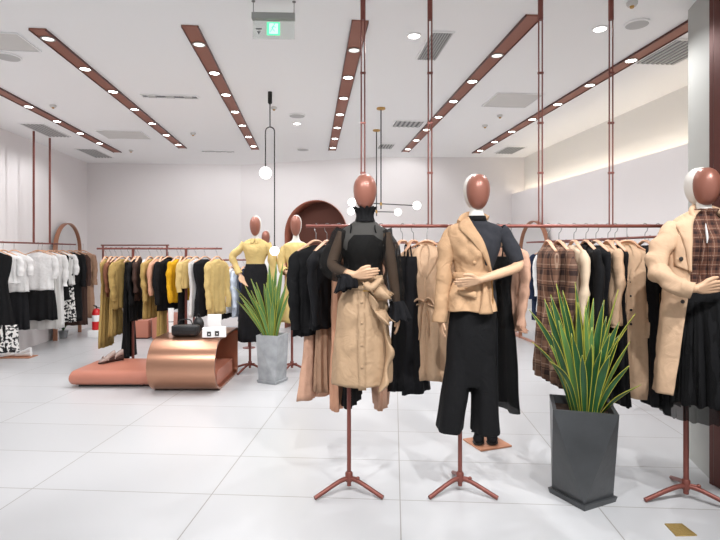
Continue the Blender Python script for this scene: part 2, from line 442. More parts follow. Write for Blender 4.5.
def vent(px, py, w, l, label, n=7, rz=0, name='air_vent', slats=True):
    p = WC(px, py); o = empty(name, p, rz); tag(o, label, 'air vent' if slats else 'access panel')
    b = nb(); box(b, -w / 2, w / 2, -l / 2, l / 2, -.006, -.001); obj('backing' if slats else 'panel', b, 'ventd' if slats else 'panelw', o, smooth=False)
    b = nb(); t = .012 if slats else .006
    for a in ((-w / 2 - t, w / 2 + t, -l / 2 - t, -l / 2), (-w / 2 - t, w / 2 + t, l / 2, l / 2 + t), (-w / 2 - t, -w / 2, -l / 2, l / 2), (w / 2, w / 2 + t, -l / 2, l / 2)): box(b, *a, -.012, -.001)
    obj('frame', b, 'ceil', o, smooth=False)
    if slats:
        b = nb()
        for i in range(n):
            x = -w / 2 + w * (i + .5) / n
            box(b, x - w / n * .22, x + w / n * .22, -l / 2, l / 2, -.014, -.006)
        obj('grille', b, 'ventl', o, smooth=False)
vent(434, 46, .16, .55, 'square slatted air vent beside the round downlight', 8)
vent(675, 52, .36, .5, 'slatted air vent nearest the right partition', 8)
vent(510, 150, .3, .55, 'slatted air vent at the far right of the ceiling', 6)
vent(46, 130, .3, .75, 'slatted air vent above the two left rail rods', 6)
vent(95, 153, .3, .75, 'slatted air vent at the back left corner', 6)
vent(408, 123.5, .36, .3, 'slatted air vent right of the brass ceiling roses', 6)
vent(386, 146, .22, .35, 'small slatted air vent furthest back, by the brass roses', 5)
vent(170, 96, .56, .08, 'long slim slot vent between two light strips', 3)
vent(218, 151, .52, .08, 'short slim slot vent at the back of the ceiling', 3)
vent(124, 134.5, .6, .5, 'flat white access panel between the left light strips', slats=False, name='access_panel')
vent(512, 100, .5, .5, 'flat white access panel near the right light strip', slats=False, name='access_panel')
vent(2, 41, .4, .35, 'flat white access panel above the left speaker', slats=False, name='access_panel')

def exit_sign():
    d = 3.42; o = empty('exit_sign', W(273.5, d, CEIL), -PSI + math.radians(2)); tag(o, 'hanging exit sign, green running figure on clear panel', 'exit sign')
    k = d / F
    z = lambda py: zat(py, d) - CEIL
    x = lambda px: (px - 273.5) * k
    b = nb(); box(b, x(252), x(295), -.02, .02, z(20), z(13.5), bev=.003); obj('housing', b, 'alu', o, smooth=False)
    for xx in (253.5, 294): 
        b = nb(); tube(b, [(x(xx), 0, z(14)), (x(xx), 0, -.001)], .0025, 8); lathe(b, [(.012, -.006), (.012, -.001)], (x(xx), 0, 0), 12); obj('suspension_rod', b, 'steel', o)
    b = nb(); box(b, x(253), x(294.5), -.003, .003, z(39), z(20))
    m = mat('clear_acrylic', 'CFE0D8', .1); m.node_tree.nodes['Principled BSDF'].inputs['Alpha'].default_value = .22
    obj('panel', b, m, o, smooth=False)
    b = nb(); box(b, x(267), x(280), -.006, -.003, z(35.5), z(22.5)); g = obj('pictogram', b, 'green', o, smooth=False)
    b = nb(); box(b, x(269.5), x(278), -.0075, -.006, z(34), z(24)); 
    obj('doorway', b, 'lgreen', g, smooth=False)
    b = nb()
    for (a1, b1, a2, b2, r) in ((274, 26, 272.5, 29, .004), (272.5, 29, 275, 32, .003), (272.5, 29, 270.5, 32.5, .003), (273.5, 27, 276.5, 28, .0025), (273.5, 27, 271, 28, .0025)):
        tube(b, [(x(a1), -.008, z(b1)), (x(a2), -.008, z(b2))], r, 6)
    sphere(b, (x(274.7), -.008, z(24.8)), .005, seg=8)
    obj('running_figure', b, 'green', g)
    b = nb(); box(b, x(256), x(262), -.0045, -.003, z(30), z(28.6)); 
    v = [b.verts.new(p) for p in ((x(257), -.004, z(31.5)), (x(261), -.004, z(31.5)), (x(259), -.004, z(35)))]; b.faces.new(v)
    obj('arrow', b, 'ventd', o, smooth=False)
exit_sign()

def globe(parent, c, r, name='globe'):
    b = nb(); sphere(b, c, r, seg=24); return obj(name, b, 'globe', parent)
def loop_pendant():
    d = 5.36; p = W(270, d, 0); o = empty('pendant_lamp', (p.x, p.y, CEIL), -PSI); tag(o, 'black looped pendant lamp with two opal globes', 'pendant lamp')
    k = d / F; X = lambda px: (px - 270) * k; Z = lambda py: zat(py, d) - CEIL
    b = nb(); lathe(b, [(.022, 0), (.022, Z(103)), (.008, Z(104.5))]); obj('canopy', b, 'dark', o)
    b = nb(); tube(b, [(0, 0, Z(103)), (0, 0, Z(127))], .006, 8); obj('stem', b, 'dark', o)
    b = nb(); R = X(274.5); pts = [(-R, 0, Z(168))] + [(-R * math.cos(a * PI / 12), 0, Z(131.5) + R * math.sin(a * PI / 12)) for a in range(13)] + [(R, 0, Z(246))]
    tube(b, pts, .006, 8); obj('loop_rod', b, 'dark', o)
    globe(o, (-R, 0, Z(173)), .062); globe(o, (R, 0, Z(251)), .048)
    for zz, s in ((Z(167.5), -1), (Z(246), 1)):
        b = nb(); lathe(b, [(.006, .012), (.018, 0), (.018, -.004)], (s * R, 0, zz), 14); obj('cap', b, 'dark', o)
loop_pendant()
def arm_pendant(px, ytop, ybot, yarm, gx0, gx1, dy, r, label):
    d = F * (CEIL - CAMZ) / (HY - ytop); p = W(px, d); o = empty('pendant_lamp', (p.x, p.y, CEIL), -PSI); tag(o, label, 'pendant lamp')
    k = d / F; X = lambda q: (q - px) * k; Z = lambda py: zat(py, d) - CEIL
    b = nb(); lathe(b, [(.05, 0), (.05, -.015), (.02, -.025)]); obj('canopy', b, 'gold', o)
    b = nb(); tube(b, [(0, 0, -.02), (0, 0, Z(ybot))], .007, 8); obj('stem', b, 'dark', o)
    b = nb(); tube(b, [(X(gx0), 0, Z(yarm - dy)), (X(gx1), 0, Z(yarm + dy))], .006, 8); obj('arm', b, 'dark', o)
    b = nb(); tube(b, [(0, 0, Z(yarm - 1.5)), (0, 0, Z(yarm + 1.5))], .014, 10); obj('joint', b, 'gold', o)
    globe(o, (X(gx0), 0, Z(yarm - dy)), r * k); globe(o, (X(gx1), 0, Z(yarm + dy)), r * k)
arm_pendant(381, 108, 209, 204, 352, 417, 1.6, 4.1, 'brass-topped pendant with a long arm between two globes')
arm_pendant(376.5, 130, 216, 211.7, 351, 398, .5, 3.6, 'shorter brass-topped pendant hanging behind the long-armed one')

# ------------------------------------------------------------------ RAILS
RAILC = 'clothes rail'
ZF = zat(226, 3.4)
DF = 3.4
def front_rail():
    o = empty('suspended_rail', W(500, DF, 0), -PSI); tag(o, 'long rose-brown clothes rail hung on paired rods from the ceiling', RAILC)
    X = lambda px: (px - 500) / F * DF
    b = nb(); tube(b, [(X(306), 0, ZF), (X(686), 0, ZF)], .0115, 12); obj('rail_bar', b, 'rail', o)
    for px in (363, 430, 540.5, 611):
        for s in (-1, 1):
            b = nb(); x = X(px) + s * .0115
            tube(b, [(x, 0, ZF), (x, 0, zat(17, DF))], .0048, 8); obj('rod', b, 'rail', o)
        b = nb(); tube(b, [(X(px), 0, zat(20, DF)), (X(px), 0, CEIL - .001)], .017, 12); obj('sleeve', b, 'rail', o)
        for zy in (73, 123, 173):
            b = nb(); box(b, X(px) - .018, X(px) + .018, -.008, .008, zat(zy, DF) - .006, zat(zy, DF) + .006); obj('connector', b, 'rail', o, smooth=False)
front_rail()
def side_rail(X, y0, y1, z, rods, label, wall=None):
    o = empty('clothes_rail', (X, (y0 + y1) / 2, 0)); tag(o, label, RAILC)
    h = (y1 - y0) / 2
    b = nb(); tube(b, [(0, -h, z), (0, h, z)], .0115, 12); obj('rail_bar', b, 'rail', o)
    for y in rods:
        b = nb(); yy = y - (y0 + y1) / 2
        if wall is None: tube(b, [(0, yy, z), (0, yy, CEIL - .001)], .014, 10)
        else: tube(b, [(0, yy, z), (wall - X, yy, z)], .009, 10)
        obj('rod' if wall is None else 'bracket', b, 'rail', o)
XL, ZL = -3.75, 1.52
side_rail(XL, 5.0, 8.75, ZL, [7.09 * (CP + SP * .629 * 1), 7.53 * (CP + SP * .596)], 'rose-brown rail hung from two rods along the left wall')
XR, ZR = 2.95, 1.53
side_rail(XR, 4.15, 6.85, ZR, [4.3, 5.5, 6.7], 'rose-brown clothes rail fixed along the right wall behind the front rail', wall=3.5)
def stand_rail(px0, px1, py, d, label, legs=True, back=None):
    z = zat(py, d); c = (px0 + px1) / 2; o = empty('clothes_rack', W(c, d, 0), -PSI); tag(o, label, RAILC)
    X = lambda q: (q - c) / F * d
    b = nb(); tube(b, [(X(px0), 0, z), (X(px1), 0, z)], .011, 12); obj('rail_bar', b, 'rail', o)
    for q in legs:
        b = nb(); tube(b, [(X(q), 0, 0), (X(q), 0, z)], .016, 10); lathe(b, [(.09, 0), (.09, .008), (.02, .014)], (X(q), 0, 0)); obj('post', b, 'rail', o)
    return d, z
DB, ZB = stand_rail(97, 222, 248.6, 6.3, 'copper clothes rack behind the low salmon platform', legs=(133, 186))
DC, ZC2 = stand_rail(192, 250, 260, 7.6, 'lower clothes rack behind the copper loop table', legs=(194, 249))
DD, ZD = stand_rail(101, 169, 245.2, 8.6, 'empty upper clothes rack furthest back on the left', legs=(103, 167))
DE, ZE = stand_rail(392, 446, 243, 7.6, 'clothes rack near the back wall between two mannequins', legs=(394, 444))

# ------------------------------------------------------------------ HANGERS AND HUNG GARMENTS
def hanger(loc, rz, label, group, w=.19):
    o = empty('clothes_hanger', loc, rz); tag(o, label, 'hanger', group)
    b = nb(); pts = [(0, 0, -.105)] + [(0, 0, -.045)] + [(.02 * math.sin(a), 0, -.0135 + .0 + .0255 * (-math.cos(a)) * .9) for a in [k * PI / 8 for k in range(2, 13)]]
    pts = [(0, 0, -.105), (0, 0, -.05), (.012, 0, -.035), (.018, 0, -.015), (.016, 0, .004), (.006, 0, .0155), (-.006, 0, .0155), (-.015, 0, .005)]
    # hook curls over the rail; turned across the bar
    pts = [(0, p[0], p[2]) for p in pts]
    q = catmull(pts, 3); tube(b, q, .0022, 6); obj('hook', b, 'steel', o)
    b = nb(); path = [(-w, 0, -.165, .009), (-w * .6, 0, -.135, .012), (-.03, 0, -.103, .014), (0, 0, -.098, .015), (.03, 0, -.103, .014), (w * .6, 0, -.135, .012), (w, 0, -.165, .009)]
    stube(b, path, n=3, seg=8, flat=.6); obj('shoulder_bar', b, 'hang', o)
    return o
GS = [0]
def hung(kind, m, loc, rz, L, label, cat, group, w=.19, wb=None, th=.032, sleeves=0, fold=.012, collar=False, belt=False, m2=None, hang=True, hgroup='wooden hangers', buttons=0, band=None, topz=-.133, slant=0):
    GS[0] += 1; sd = GS[0] * 3.7; wb = wb or w * 1.05
    if hang: hanger(loc, rz, 'wooden hanger inside the ' + label, hgroup, w=min(.19, w * .92))
    names = {'top': 'blouse', 'coat': 'coat', 'jacket': 'jacket', 'dress': 'dress', 'slip': 'dress', 'skirt': 'skirt', 'trousers': 'trousers', 'shirt': 'shirt'}
    o = empty(names[kind], loc, rz); tag(o, label, cat, group)
    prof = None
    if kind in ('top', 'coat', 'jacket', 'dress', 'shirt'):
        t = topz
        prof = [(t + .005, .035, .022, 0, 0, 0), (t - .012, w * .5, .028, 0, 0, 0), (t - .038, w * .92, th, 0, 0, .001), (t - .075, w * 1.0, th * 1.1, 0, 0, .002), (t - .2, w * .92, th * 1.15, 0, 0, fold * .3)]
        if kind == 'dress': prof += [(t - .34, w * .72, th, 0, 0, fold * .5), (t - .5, w * .85, th * 1.1, 0, 0, fold * .8), (-L, wb, th * 1.25, 0, 0, fold * 1.3)]
        else: prof += [(t - .2 - (L + t - .2) * .5, (w * .92 + wb) / 2, th * 1.1, 0, 0, fold * .7), (-L, wb, th * 1.2, slant, 0, fold)]
        body('bodice' if kind == 'dress' else 'body', prof, m, o, nseg=56, k=(6, 11), seed=sd, wr=.008, n=4)
        # sleeves
        if sleeves:
            for s in (-1, 1):
                b = nb(); e = .0 if sleeves < .35 else .012
                path = [(s * w * .78, 0, t - .05, .03), (s * w * 1.0, 0, t - .085, .045), (s * (w * 1.12), -.004, t - .085 - sleeves * .35, .043), (s * (w * 1.14), -.012 - e, t - .085 - sleeves * .7, .037), (s * (w * 1.1), -.02 - e, t - .085 - sleeves, .036)]
                stube(b, path, n=6, seg=14, wr=.016, seed=sd + s, flat=.62, fdir=Vector((0, 1, 0)))
                sl = obj('sleeve', b, m2 if (m2 and kind == 'shirt') else m, o)
                if kind in ('coat', 'jacket') and sleeves > .35:
                    b = nb(); pz = t - .085 - sleeves
                    stube(b, [(s * w * 1.115, -.019 - e, pz + .1, .0405), (s * w * 1.105, -.021 - e, pz + .02, .041)], n=2, seg=14, flat=.66, fdir=Vector((0, 1, 0)))
                    obj('cuff', b, m, sl)
        if collar:
            for s in (-1, 1):
                patch('lapel', prof, [(s * .01, t + .012), (s * .03, t - .05), (s * .012, t - .2)], [(s * .05, t + .004), (s * .085, t - .08), (s * .014, t - .21)], .008, m, o, bow=.004)
            b = nb(); stube(b, [(-.05, 0, t + .005, .012), (-.03, .012, t + .022, .014), (.03, .012, t + .022, .014), (.05, 0, t + .005, .012)], n=4, seg=8, flat=1.3)
            obj('collar', b, m, o)
        for i in range(buttons):
            button(prof, .022, t - .23 - i * .09, o); 
        if kind in ('coat',):
            patch('placket', prof, [(-.004, t - .2), (-.002, -L + .02)], [(.004, t - .2), (.008, -L + .02)], .006, m, o, nu=1)
        if belt:
            z = t - .36
            bp = [(z + .022, w * .98, th * 1.25, 0, 0, .001), (z - .022, w * .98, th * 1.25, 0, 0, .001)]
            body('belt', bp, m, o, nseg=40, n=2, wr=.002, open_top=True)
            b = nb()
            stube(b, [(0, -th * 1.3 - .004, z, .012), (.04, -th * 1.5 - .012, z + .03, .016), (.075, -th * 1.4 - .01, z - .02, .01), (.03, -th * 1.4 - .008, z - .01, .008)], n=4, seg=8, flat=.5)
            stube(b, [(0, -th * 1.3 - .004, z, .012), (-.04, -th * 1.5 - .012, z + .02, .016), (-.075, -th * 1.4 - .01, z - .02, .01), (-.03, -th * 1.4 - .008, z - .012, .008)], n=4, seg=8, flat=.5)
            stube(b, [(.01, -th * 1.4 - .006, z, .01), (.03, -th * 1.5 - .008, z - .1, .014), (.035, -th * 1.5 - .008, z - .2, .013)], n=4, seg=8, flat=.35)
            stube(b, [(-.01, -th * 1.4 - .006, z, .01), (-.02, -th * 1.5 - .008, z - .12, .014), (-.03, -th * 1.5 - .008, z - .24, .013)], n=4, seg=8, flat=.35)
            obj('bow', b, m, o)
        if band:     # contrasting lower panel of the same garment
            bz, bmn = band
            bp = [(bz, wb * .98, th * 1.25, slant, 0, fold * .6), ((bz - L) / 2, wb * 1.0, th * 1.3, slant, 0, fold * .8), (-L - .005, wb * 1.04, th * 1.35, slant, 0, fold)]
            body('lower_panel', bp, bmn, o, nseg=48, k=(6, 11), seed=sd, n=4, open_top=True)
    elif kind == 'slip':
        prof = [(-.2, w * .55, th * .8, 0, 0, .001), (-.3, w * .8, th, 0, 0, fold * .3), (-.42, w * .68, th, 0, 0, fold * .5), (-.6, w * .85, th, 0, 0, fold * .8), (-L, wb, th * 1.2, slant, 0, fold * 1.2)]
        body('bodice', prof, m, o, nseg=48, k=(5, 9), seed=sd, wr=.006, n=4)
        for s in (-1, 1):
            b = nb(); stube(b, [(s * w * .42, -.018, -.205, .006), (s * w * .4, -.004, -.13, .005), (s * w * .4, .012, -.13, .005), (s * w * .42, .018, -.205, .006)], n=4, seg=6); obj('strap', b, m, o)
    elif kind == 'skirt':
        t = topz - .04
        prof = [(t, w * .72, th * .8, 0, 0, .001), (t - .04, w * .74, th * .85, 0, 0, .001), (t - .2, (w + wb) * .46, th, 0, 0, fold * .5), (-L, wb, th * 1.4, slant, 0, fold * 1.3)]
        body('skirt_panel', prof, m, o, nseg=64, k=(7, 12), seed=sd, wr=.006, n=5)
        body('waistband', [(t + .006, w * .74, th * .9, 0, 0, 0), (t - .035, w * .76, th * .95, 0, 0, 0)], m, o, nseg=32, n=1, open_top=True)
    elif kind == 'trousers':
        t = topz - .04
        for s in (-1, 1):
            pr = [(t - .1, w * .42, th * .9, s * w * .36, 0, .001), (t - .3, w * .42, th, s * w * .42, 0, fold * .4), ((t - L) / 2 - .1, w * .43, th, s * (w * .43 + wb * .05), 0, fold * .6), (-L, wb * .52, th * 1.1, s * wb * .56, s * .004, fold)]
            body('trouser_leg', pr, m, o, nseg=36, k=(4, 7), seed=sd + s, wr=.005, n=5)
        body('waistband', [(t + .01, w * .66, th * .85, 0, 0, 0), (t - .05, w * .7, th * .95, 0, 0, 0), (t - .16, w * .8, th * 1.05, 0, 0, .001)], m, o, nseg=36, n=3, open_top=True)
    return o

def onrail(px, d, z): return W(px, d, z)
FG, FH = 'clothes on the front rail', 'wooden hangers on the front rail'
def fr(px, kind, m, ybot, label, cat, yaw=None, **k):
    side = -1 if px > 400 else 1
    yaw = (side * 90 if yaw is None else yaw) + (hash((px * 7) % 5) - 2) * 2
    L = ZF - zat(ybot, DF)
    return hung(kind, m, onrail(px, DF, ZF), -PSI + math.radians(yaw), L, label, cat, FG, hgroup=FH, **k)
fr(316, 'top', 'black', 334, 'black ruffled cardigan at the left end of the front rail', 'cardigan', yaw=35, w=.15, sleeves=.44, fold=.02, th=.045)
fr(314, 'trousers', 'pink', 397, 'flared rose-beige trousers below the black ruffled cardigan', 'trousers', yaw=40, w=.09, wb=.125, th=.03, hang=False, fold=.008, topz=-.3)
fr(327, 'top', 'black2', 326, 'plain black jumper behind the ruffled cardigan', 'jumper', yaw=65, w=.2, sleeves=.4, th=.045)
fr(328, 'skirt', 'camel', 389, 'brown-beige long skirt beside the flared trousers', 'skirt', yaw=60, w=.12, wb=.12, th=.03, hang=False, topz=-.4)
fr(339, 'trousers', 'peach', 403, 'peach trousers hanging just left of the ruffled-skirt mannequin', 'trousers', yaw=80, w=.16, wb=.17)
fr(352, 'dress', 'black', 398, 'long black dress hidden behind the ruffled-skirt mannequin', 'dress', yaw=80, wb=.24, th=.04)
fr(368, 'slip', 'pale', 380, 'pale slip dress behind the ruffled-skirt mannequin', 'dress', yaw=85, w=.17)
fr(381, 'dress', 'pink', 402, 'rose-beige dress showing below the ruffled skirt', 'dress', yaw=85, th=.035, wb=.2)
fr(402.5, 'slip', 'black', 388, 'black strappy dress right of the ruffled-skirt mannequin', 'dress', yaw=-50, w=.1, wb=.13, th=.04)
fr(413.5, 'slip', 'black2', 392, 'black halter dress with a pointed hem before the trench', 'dress', yaw=-40, w=.095, wb=.13, th=.04, slant=.03)
0 and fr(421.5, 'top', 'white', 300, 'white shirt squeezed between black dress and beige trench', 'shirt', yaw=-62, w=.17, sleeves=.2, th=.025)
fr(427, 'coat', 'tan', 379, 'beige trench with a tied bow left of the half-jacket mannequin', 'coat', yaw=-28, w=.17, wb=.2, sleeves=.5, collar=True, belt=True, th=.045, fold=.02)
fr(498, 'slip', 'tulle', 403, 'long sheer black dress behind the half-jacket mannequin', 'dress', yaw=-70, w=.18, wb=.24, th=.04, fold=.02)
fr(509, 'dress', 'pink', 328, 'rose-beige ruffled dress right of the half-jacket mannequin', 'dress', yaw=-78, w=.18, wb=.2, sleeves=.4, fold=.02, th=.038)
fr(548, 'dress', 'plaid', 376, 'brown plaid wrap dress, left of the two plaid garments', 'dress', w=.17, wb=.22, sleeves=.0, fold=.015, th=.045)
fr(559, 'coat', 'plaid', 384, 'brown plaid long coat, right of the two plaid garments', 'coat', w=.17, wb=.19, sleeves=.5, collar=True, th=.035)
fr(574, 'top', 'pale', 345, 'pale beige knitted top beside the plaid coat', 'jumper', w=.14, sleeves=.45, th=.03)
fr(586, 'jacket', 'black', 340, 'black blazer just right of the pale beige knit', 'jacket', w=.17, sleeves=.5, collar=True, th=.032)
fr(596, 'dress', 'black2', 398, 'long black dress between the blazer and the left trench', 'dress', w=.19, wb=.2, th=.03)
fr(608, 'coat', 'tan', 322, 'short beige trench behind the tall plant leaves', 'coat', w=.15, wb=.16, sleeves=.42, collar=True, th=.04, buttons=3)
fr(615, 'dress', 'black', 399, 'long black dress between the two beige trenches', 'dress', w=.18, wb=.2, th=.028)
fr(627, 'coat', 'tan', 396, 'long beige trench right of the tall plant', 'coat', yaw=-30, w=.125, wb=.165, sleeves=.5, collar=True, th=.045, buttons=4)
fr(645, 'dress', 'black2', 400, 'long black dress right of the long beige trench', 'dress', yaw=-84, w=.18, wb=.2, th=.034)
fr(658, 'coat', 'black', 392, 'black coat nearest the trench mannequin at the right end', 'coat', yaw=-84, w=.19, wb=.22, sleeves=.55, th=.04, collar=True)

RG, RH = 'clothes on the right wall rail', 'wooden hangers on the right wall rail'
def rr(px, kind, m, ybot, label, cat, **k):
    u = (px - CX) / F; d = XR / (SP + CP * u); p = at(u * d, d, ZR)
    return hung(kind, m, p, math.radians(-6 + (px % 3) * 3), ZR - zat(ybot, d), label, cat, RG, hgroup=RH, **k)
rr(546, 'jacket', 'navy', 320, 'navy blazer furthest back on the right wall rail', 'jacket', w=.17, sleeves=.5, th=.03)
rr(551, 'shirt', 'white', 312, 'white shirt in front of the navy blazer', 'shirt', w=.17, sleeves=.45, th=.025)
rr(566, 'jacket', 'navy', 330, 'navy jacket seen between plaid coat and pale knit', 'jacket', w=.17, sleeves=.45, th=.03)
rr(584, 'top', 'dbrown', 330, 'dark brown top hidden behind the black blazer', 'jumper', w=.17, sleeves=.4, th=.03)
rr(602, 'dress', 'black', 350, 'black dress on the wall rail behind the left trench', 'dress', w=.17, th=.03)
rr(628, 'top', 'navy', 345, 'navy jumper on the wall rail behind the long trench', 'jumper', w=.17, sleeves=.45, th=.03)
rr(650, 'dress', 'dbrown', 370, 'dark brown dress on the wall rail nearest the camera', 'dress', w=.17, th=.035)

BG, BH = 'clothes on the rack behind the platform', 'wooden hangers on the rack behind the platform'
def bk(px, kind, m, ybot, label, cat, yaw=90, **k):
    k.setdefault('th', .03); k['w'] = k.get('w', .18) * .78; k['wb'] = k.get('wb', k['w'] * 1.1) * .9; k['th'] *= .85
    return hung(kind, m, onrail(px, DB, ZB), -PSI + math.radians(yaw + (px % 4) * 3 - 5), ZB - zat(ybot, DB), label, cat, BG, hgroup=BH, **k)
bk(106, 'dress', 'goldc', 346, 'long ochre dress at the left end of the rack', 'dress', w=.18, wb=.2, sleeves=.0)
bk(111, 'top', 'brownc', 296, 'copper-brown blouse behind the long ochre dress', 'blouse', w=.17, sleeves=.3, th=.02)
bk(116, 'trousers', 'goldc', 335, 'ochre trousers second from the left end of the rack', 'trousers', w=.18, wb=.16, th=.025)
bk(122, 'top', 'goldc', 308, 'ochre wide-sleeved blouse before the black trousers', 'blouse', yaw=70, w=.19, sleeves=.4)
bk(129, 'trousers', 'black', 357, 'long black trousers hanging over the platform end', 'trousers', w=.17, wb=.19)
bk(136, 'jacket', 'black', 320, 'black jacket right of the long black trousers', 'jacket', w=.19, sleeves=.45, th=.03)
bk(139, 'top', 'dbrown', 300, 'dark brown blouse between black jacket and ochre coat', 'blouse', w=.18, sleeves=.3, th=.02)
bk(150, 'coat', 'goldc', 318, 'ochre coat in the middle of the rack', 'coat', yaw=82, w=.19, sleeves=.42, th=.03)
bk(145, 'top', 'white', 283, 'small white camisole worn over the ochre coat', 'blouse', yaw=95, w=.12, th=.02, hang=False)
bk(158, 'top', 'peach', 281, 'peach blouse right of the ochre coat', 'blouse', yaw=75, w=.18, sleeves=.34, th=.028)
bk(162, 'trousers', 'goldc', 338, 'ochre trousers between peach blouse and black blazer', 'trousers', w=.17, th=.025)
bk(168.5, 'jacket', 'black', 310, 'black blazer above the left end of the loop table', 'jacket', yaw=62, w=.2, sleeves=.45, collar=True, th=.035)
bk(178, 'shirt', 'must', 302, 'bright mustard-yellow blouse on the rack', 'blouse', yaw=65, w=.17, sleeves=.42, th=.03, m2='must')
bk(182, 'trousers', 'black', 330, 'black trousers behind the bright mustard blouse', 'trousers', w=.16, th=.022)
bk(189, 'shirt', 'yell', 288, 'pale yellow shirt right of the mustard blouse', 'shirt', yaw=60, w=.18, sleeves=.3, th=.028, m2='yell')
bk(196, 'dress', 'white', 316, 'white dress partly behind the black turtleneck', 'dress', w=.18, yaw=75, th=.025)
bk(205, 'dress', 'black2', 316, 'black turtleneck dress above the white picture stand', 'dress', yaw=52, w=.2, th=.04, wb=.17, sleeves=.0)
bk(217, 'shirt', 'yell', 314, 'pale yellow long shirt at the right end of the rack', 'shirt', yaw=60, w=.18, sleeves=.5, th=.035, m2='yell')
def ck(px, kind, m, ybot, label, cat, **k):
    return hung(kind, m, onrail(px, DC, ZC2), -PSI + math.radians(80), ZC2 - zat(ybot, DC), label, cat, 'clothes on the lower rack', hgroup='wooden hangers on the lower rack', th=.028, **k)
ck(226, 'jacket', 'black', 318, 'black jacket at the left end of the lower rack', 'jacket', w=.18, sleeves=.4)
ck(231, 'shirt', 'white', 312, 'white long shirt on the lower rack', 'shirt', w=.18, sleeves=.4)
ck(238, 'shirt', 'blue', 316, 'pale blue shirt on the lower rack', 'shirt', w=.18, sleeves=.45)
ck(244, 'dress', 'navy', 320, 'navy dress at the right end of the lower rack', 'dress', w=.18)
def ek(px, kind, m, ybot, label, cat, **k):
    return hung(kind, m, onrail(px, DE, ZE), -PSI + math.radians(-60), ZE - zat(ybot, DE), label, cat, 'clothes on the rack by the back wall', hgroup='wooden hangers on the rack by the back wall', th=.03, **k)
ek(409, 'jacket', 'black', 330, 'black jacket on the rack by the back wall', 'jacket', w=.18, sleeves=.4)
ek(419, 'shirt', 'blue', 320, 'pale blue shirt on the rack by the back wall', 'shirt', w=.18, sleeves=.4)
ek(434, 'shirt', 'white', 325, 'white shirt on the rack by the back wall', 'shirt', w=.18, sleeves=.4)

LG, LH = 'clothes on the left wall rail', 'wooden hangers on the left wall rail'
def lf(px, kind, m, ybot, label, cat, yaw=0, **k):
    u = (px - CX) / F; d = XL / (SP + CP * u); p = at(u * d, d, ZL)
    k.setdefault('th', .035)
    return hung(kind, m, p, math.radians(yaw), ZL - zat(ybot, d), label, cat, LG, hgroup=LH, **k)
lf(-3, 'dress', 'black', 352, 'black dress with a printed hem at the left edge', 'dress', w=.17, wb=.24, band=(-1.0, 'printb'))
lf(3, 'shirt', 'white', 284, 'white top with a black panel at the left edge', 'blouse', w=.16, sleeves=.2, yaw=20)
t_ = lf(14, 'shirt', 'white', 292, 'white T-shirt with a black print near the left edge', 'shirt', w=.15, sleeves=.2, yaw=25, th=.03)
bp_ = [(-.2, .145, .036, 0, 0, 0), (-.5, .145, .04, 0, 0, 0)]
pt_ = patch('print', bp_, [(-.03, -.26), (-.07, -.31), (-.06, -.37), (-.02, -.41)], [(.04, -.25), (.07, -.3), (.05, -.36), (.06, -.4)], .008, 'printb', t_)
pt_['label'] = 'black and white print on the chest'
lf(15, 'skirt', 'black2', 330, 'black sheer-hemmed skirt below the printed T-shirt', 'skirt', w=.14, wb=.16, topz=-.45, hang=False, yaw=30, th=.04)
lf(38, 'top', 'white', 290, 'white puff-sleeved blouse above black shorts', 'blouse', w=.2, wb=.2, sleeves=.27, yaw=4, fold=.012)
lf(38.5, 'skirt', 'black', 320, 'black pleated shorts below the white puff-sleeved blouse', 'shorts', w=.22, wb=.225, topz=-.47, hang=False, yaw=4, fold=.02, th=.045)
lf(42, 'skirt', 'wtulle', 329, 'white tulle skirt showing below the black shorts', 'skirt', w=.2, wb=.24, topz=-.2, yaw=6, fold=.02, th=.03)
lf(50, 'top', 'white', 328, 'long white blouse behind the puff-sleeved one', 'blouse', w=.18, sleeves=.4, yaw=10)
lf(56, 'top', 'black', 300, 'black sleeveless top between two white blouses', 'blouse', w=.17, yaw=12, th=.03)
lf(62, 'shirt', 'printw', 285, 'white blouse with a black pattern near the arched mirror', 'blouse', w=.17, sleeves=.25, yaw=12, th=.03, m2='white')
lf(63, 'skirt', 'printb', 322, 'black and white print skirt near the arched mirror', 'skirt', w=.15, wb=.17, topz=-.45, hang=False, yaw=12)
lf(70, 'coat', 'black', 321, 'black coat in front of the left arched mirror', 'coat', w=.17, sleeves=.45, yaw=14)
lf(76, 'coat', 'dbrown', 325, 'dark brown coat before the left arched mirror', 'coat', w=.16, sleeves=.45, yaw=14)
lf(83, 'coat', 'camel', 318, 'camel coat at the far end of the left rail', 'coat', w=.16, sleeves=.45, yaw=14)

# ------------------------------------------------------------------ MIRRORS
def arch_mirror(X, y0, y1, top, side, label):
    yc, r = (y0 + y1) / 2, (y1 - y0) / 2
    o = empty('arched_mirror', (X, yc, 0)); tag(o, label, 'mirror')
    def out(rr): return [(-rr, .0)] + [(-rr * math.cos(PI * i / 28), top - r + (rr) * math.sin(PI * i / 28)) for i in range(29)] + [(rr, .0)]
    b = nb(); w = .032
    def ring(rr, x): return [(x, y, z) for y, z in out(rr)]
    rings = [ring(r, -w), ring(r, w), ring(r - .018, w), ring(r - .018, -w), ring(r, -w)]
    loft(b, rings, close=False); bmesh.ops.remove_doubles(b, verts=b.verts[:], dist=1e-5)
    obj('frame', b, mat('mirror_rim', 'A9785F', .4, metal=.4), o)
    b = nb(); f1 = b.faces.new([b.verts.new(p) for p in ring(r - .018, -.004)]); ex = bmesh.ops.extrude_face_region(b, geom=[f1])
    for v in ex['geom']:
        if isinstance(v, bmesh.types.BMVert): v.co.x += .008
    obj('glass', b, 'mirror', o, smooth=False)
arch_mirror(-4.0, 8.62, 9.5, 1.88, 1, 'arched copper-framed mirror against the left wall')
arch_mirror(3.42, 7.2, 8.2, 1.88, -1, 'arched copper-framed mirror against the right wall')

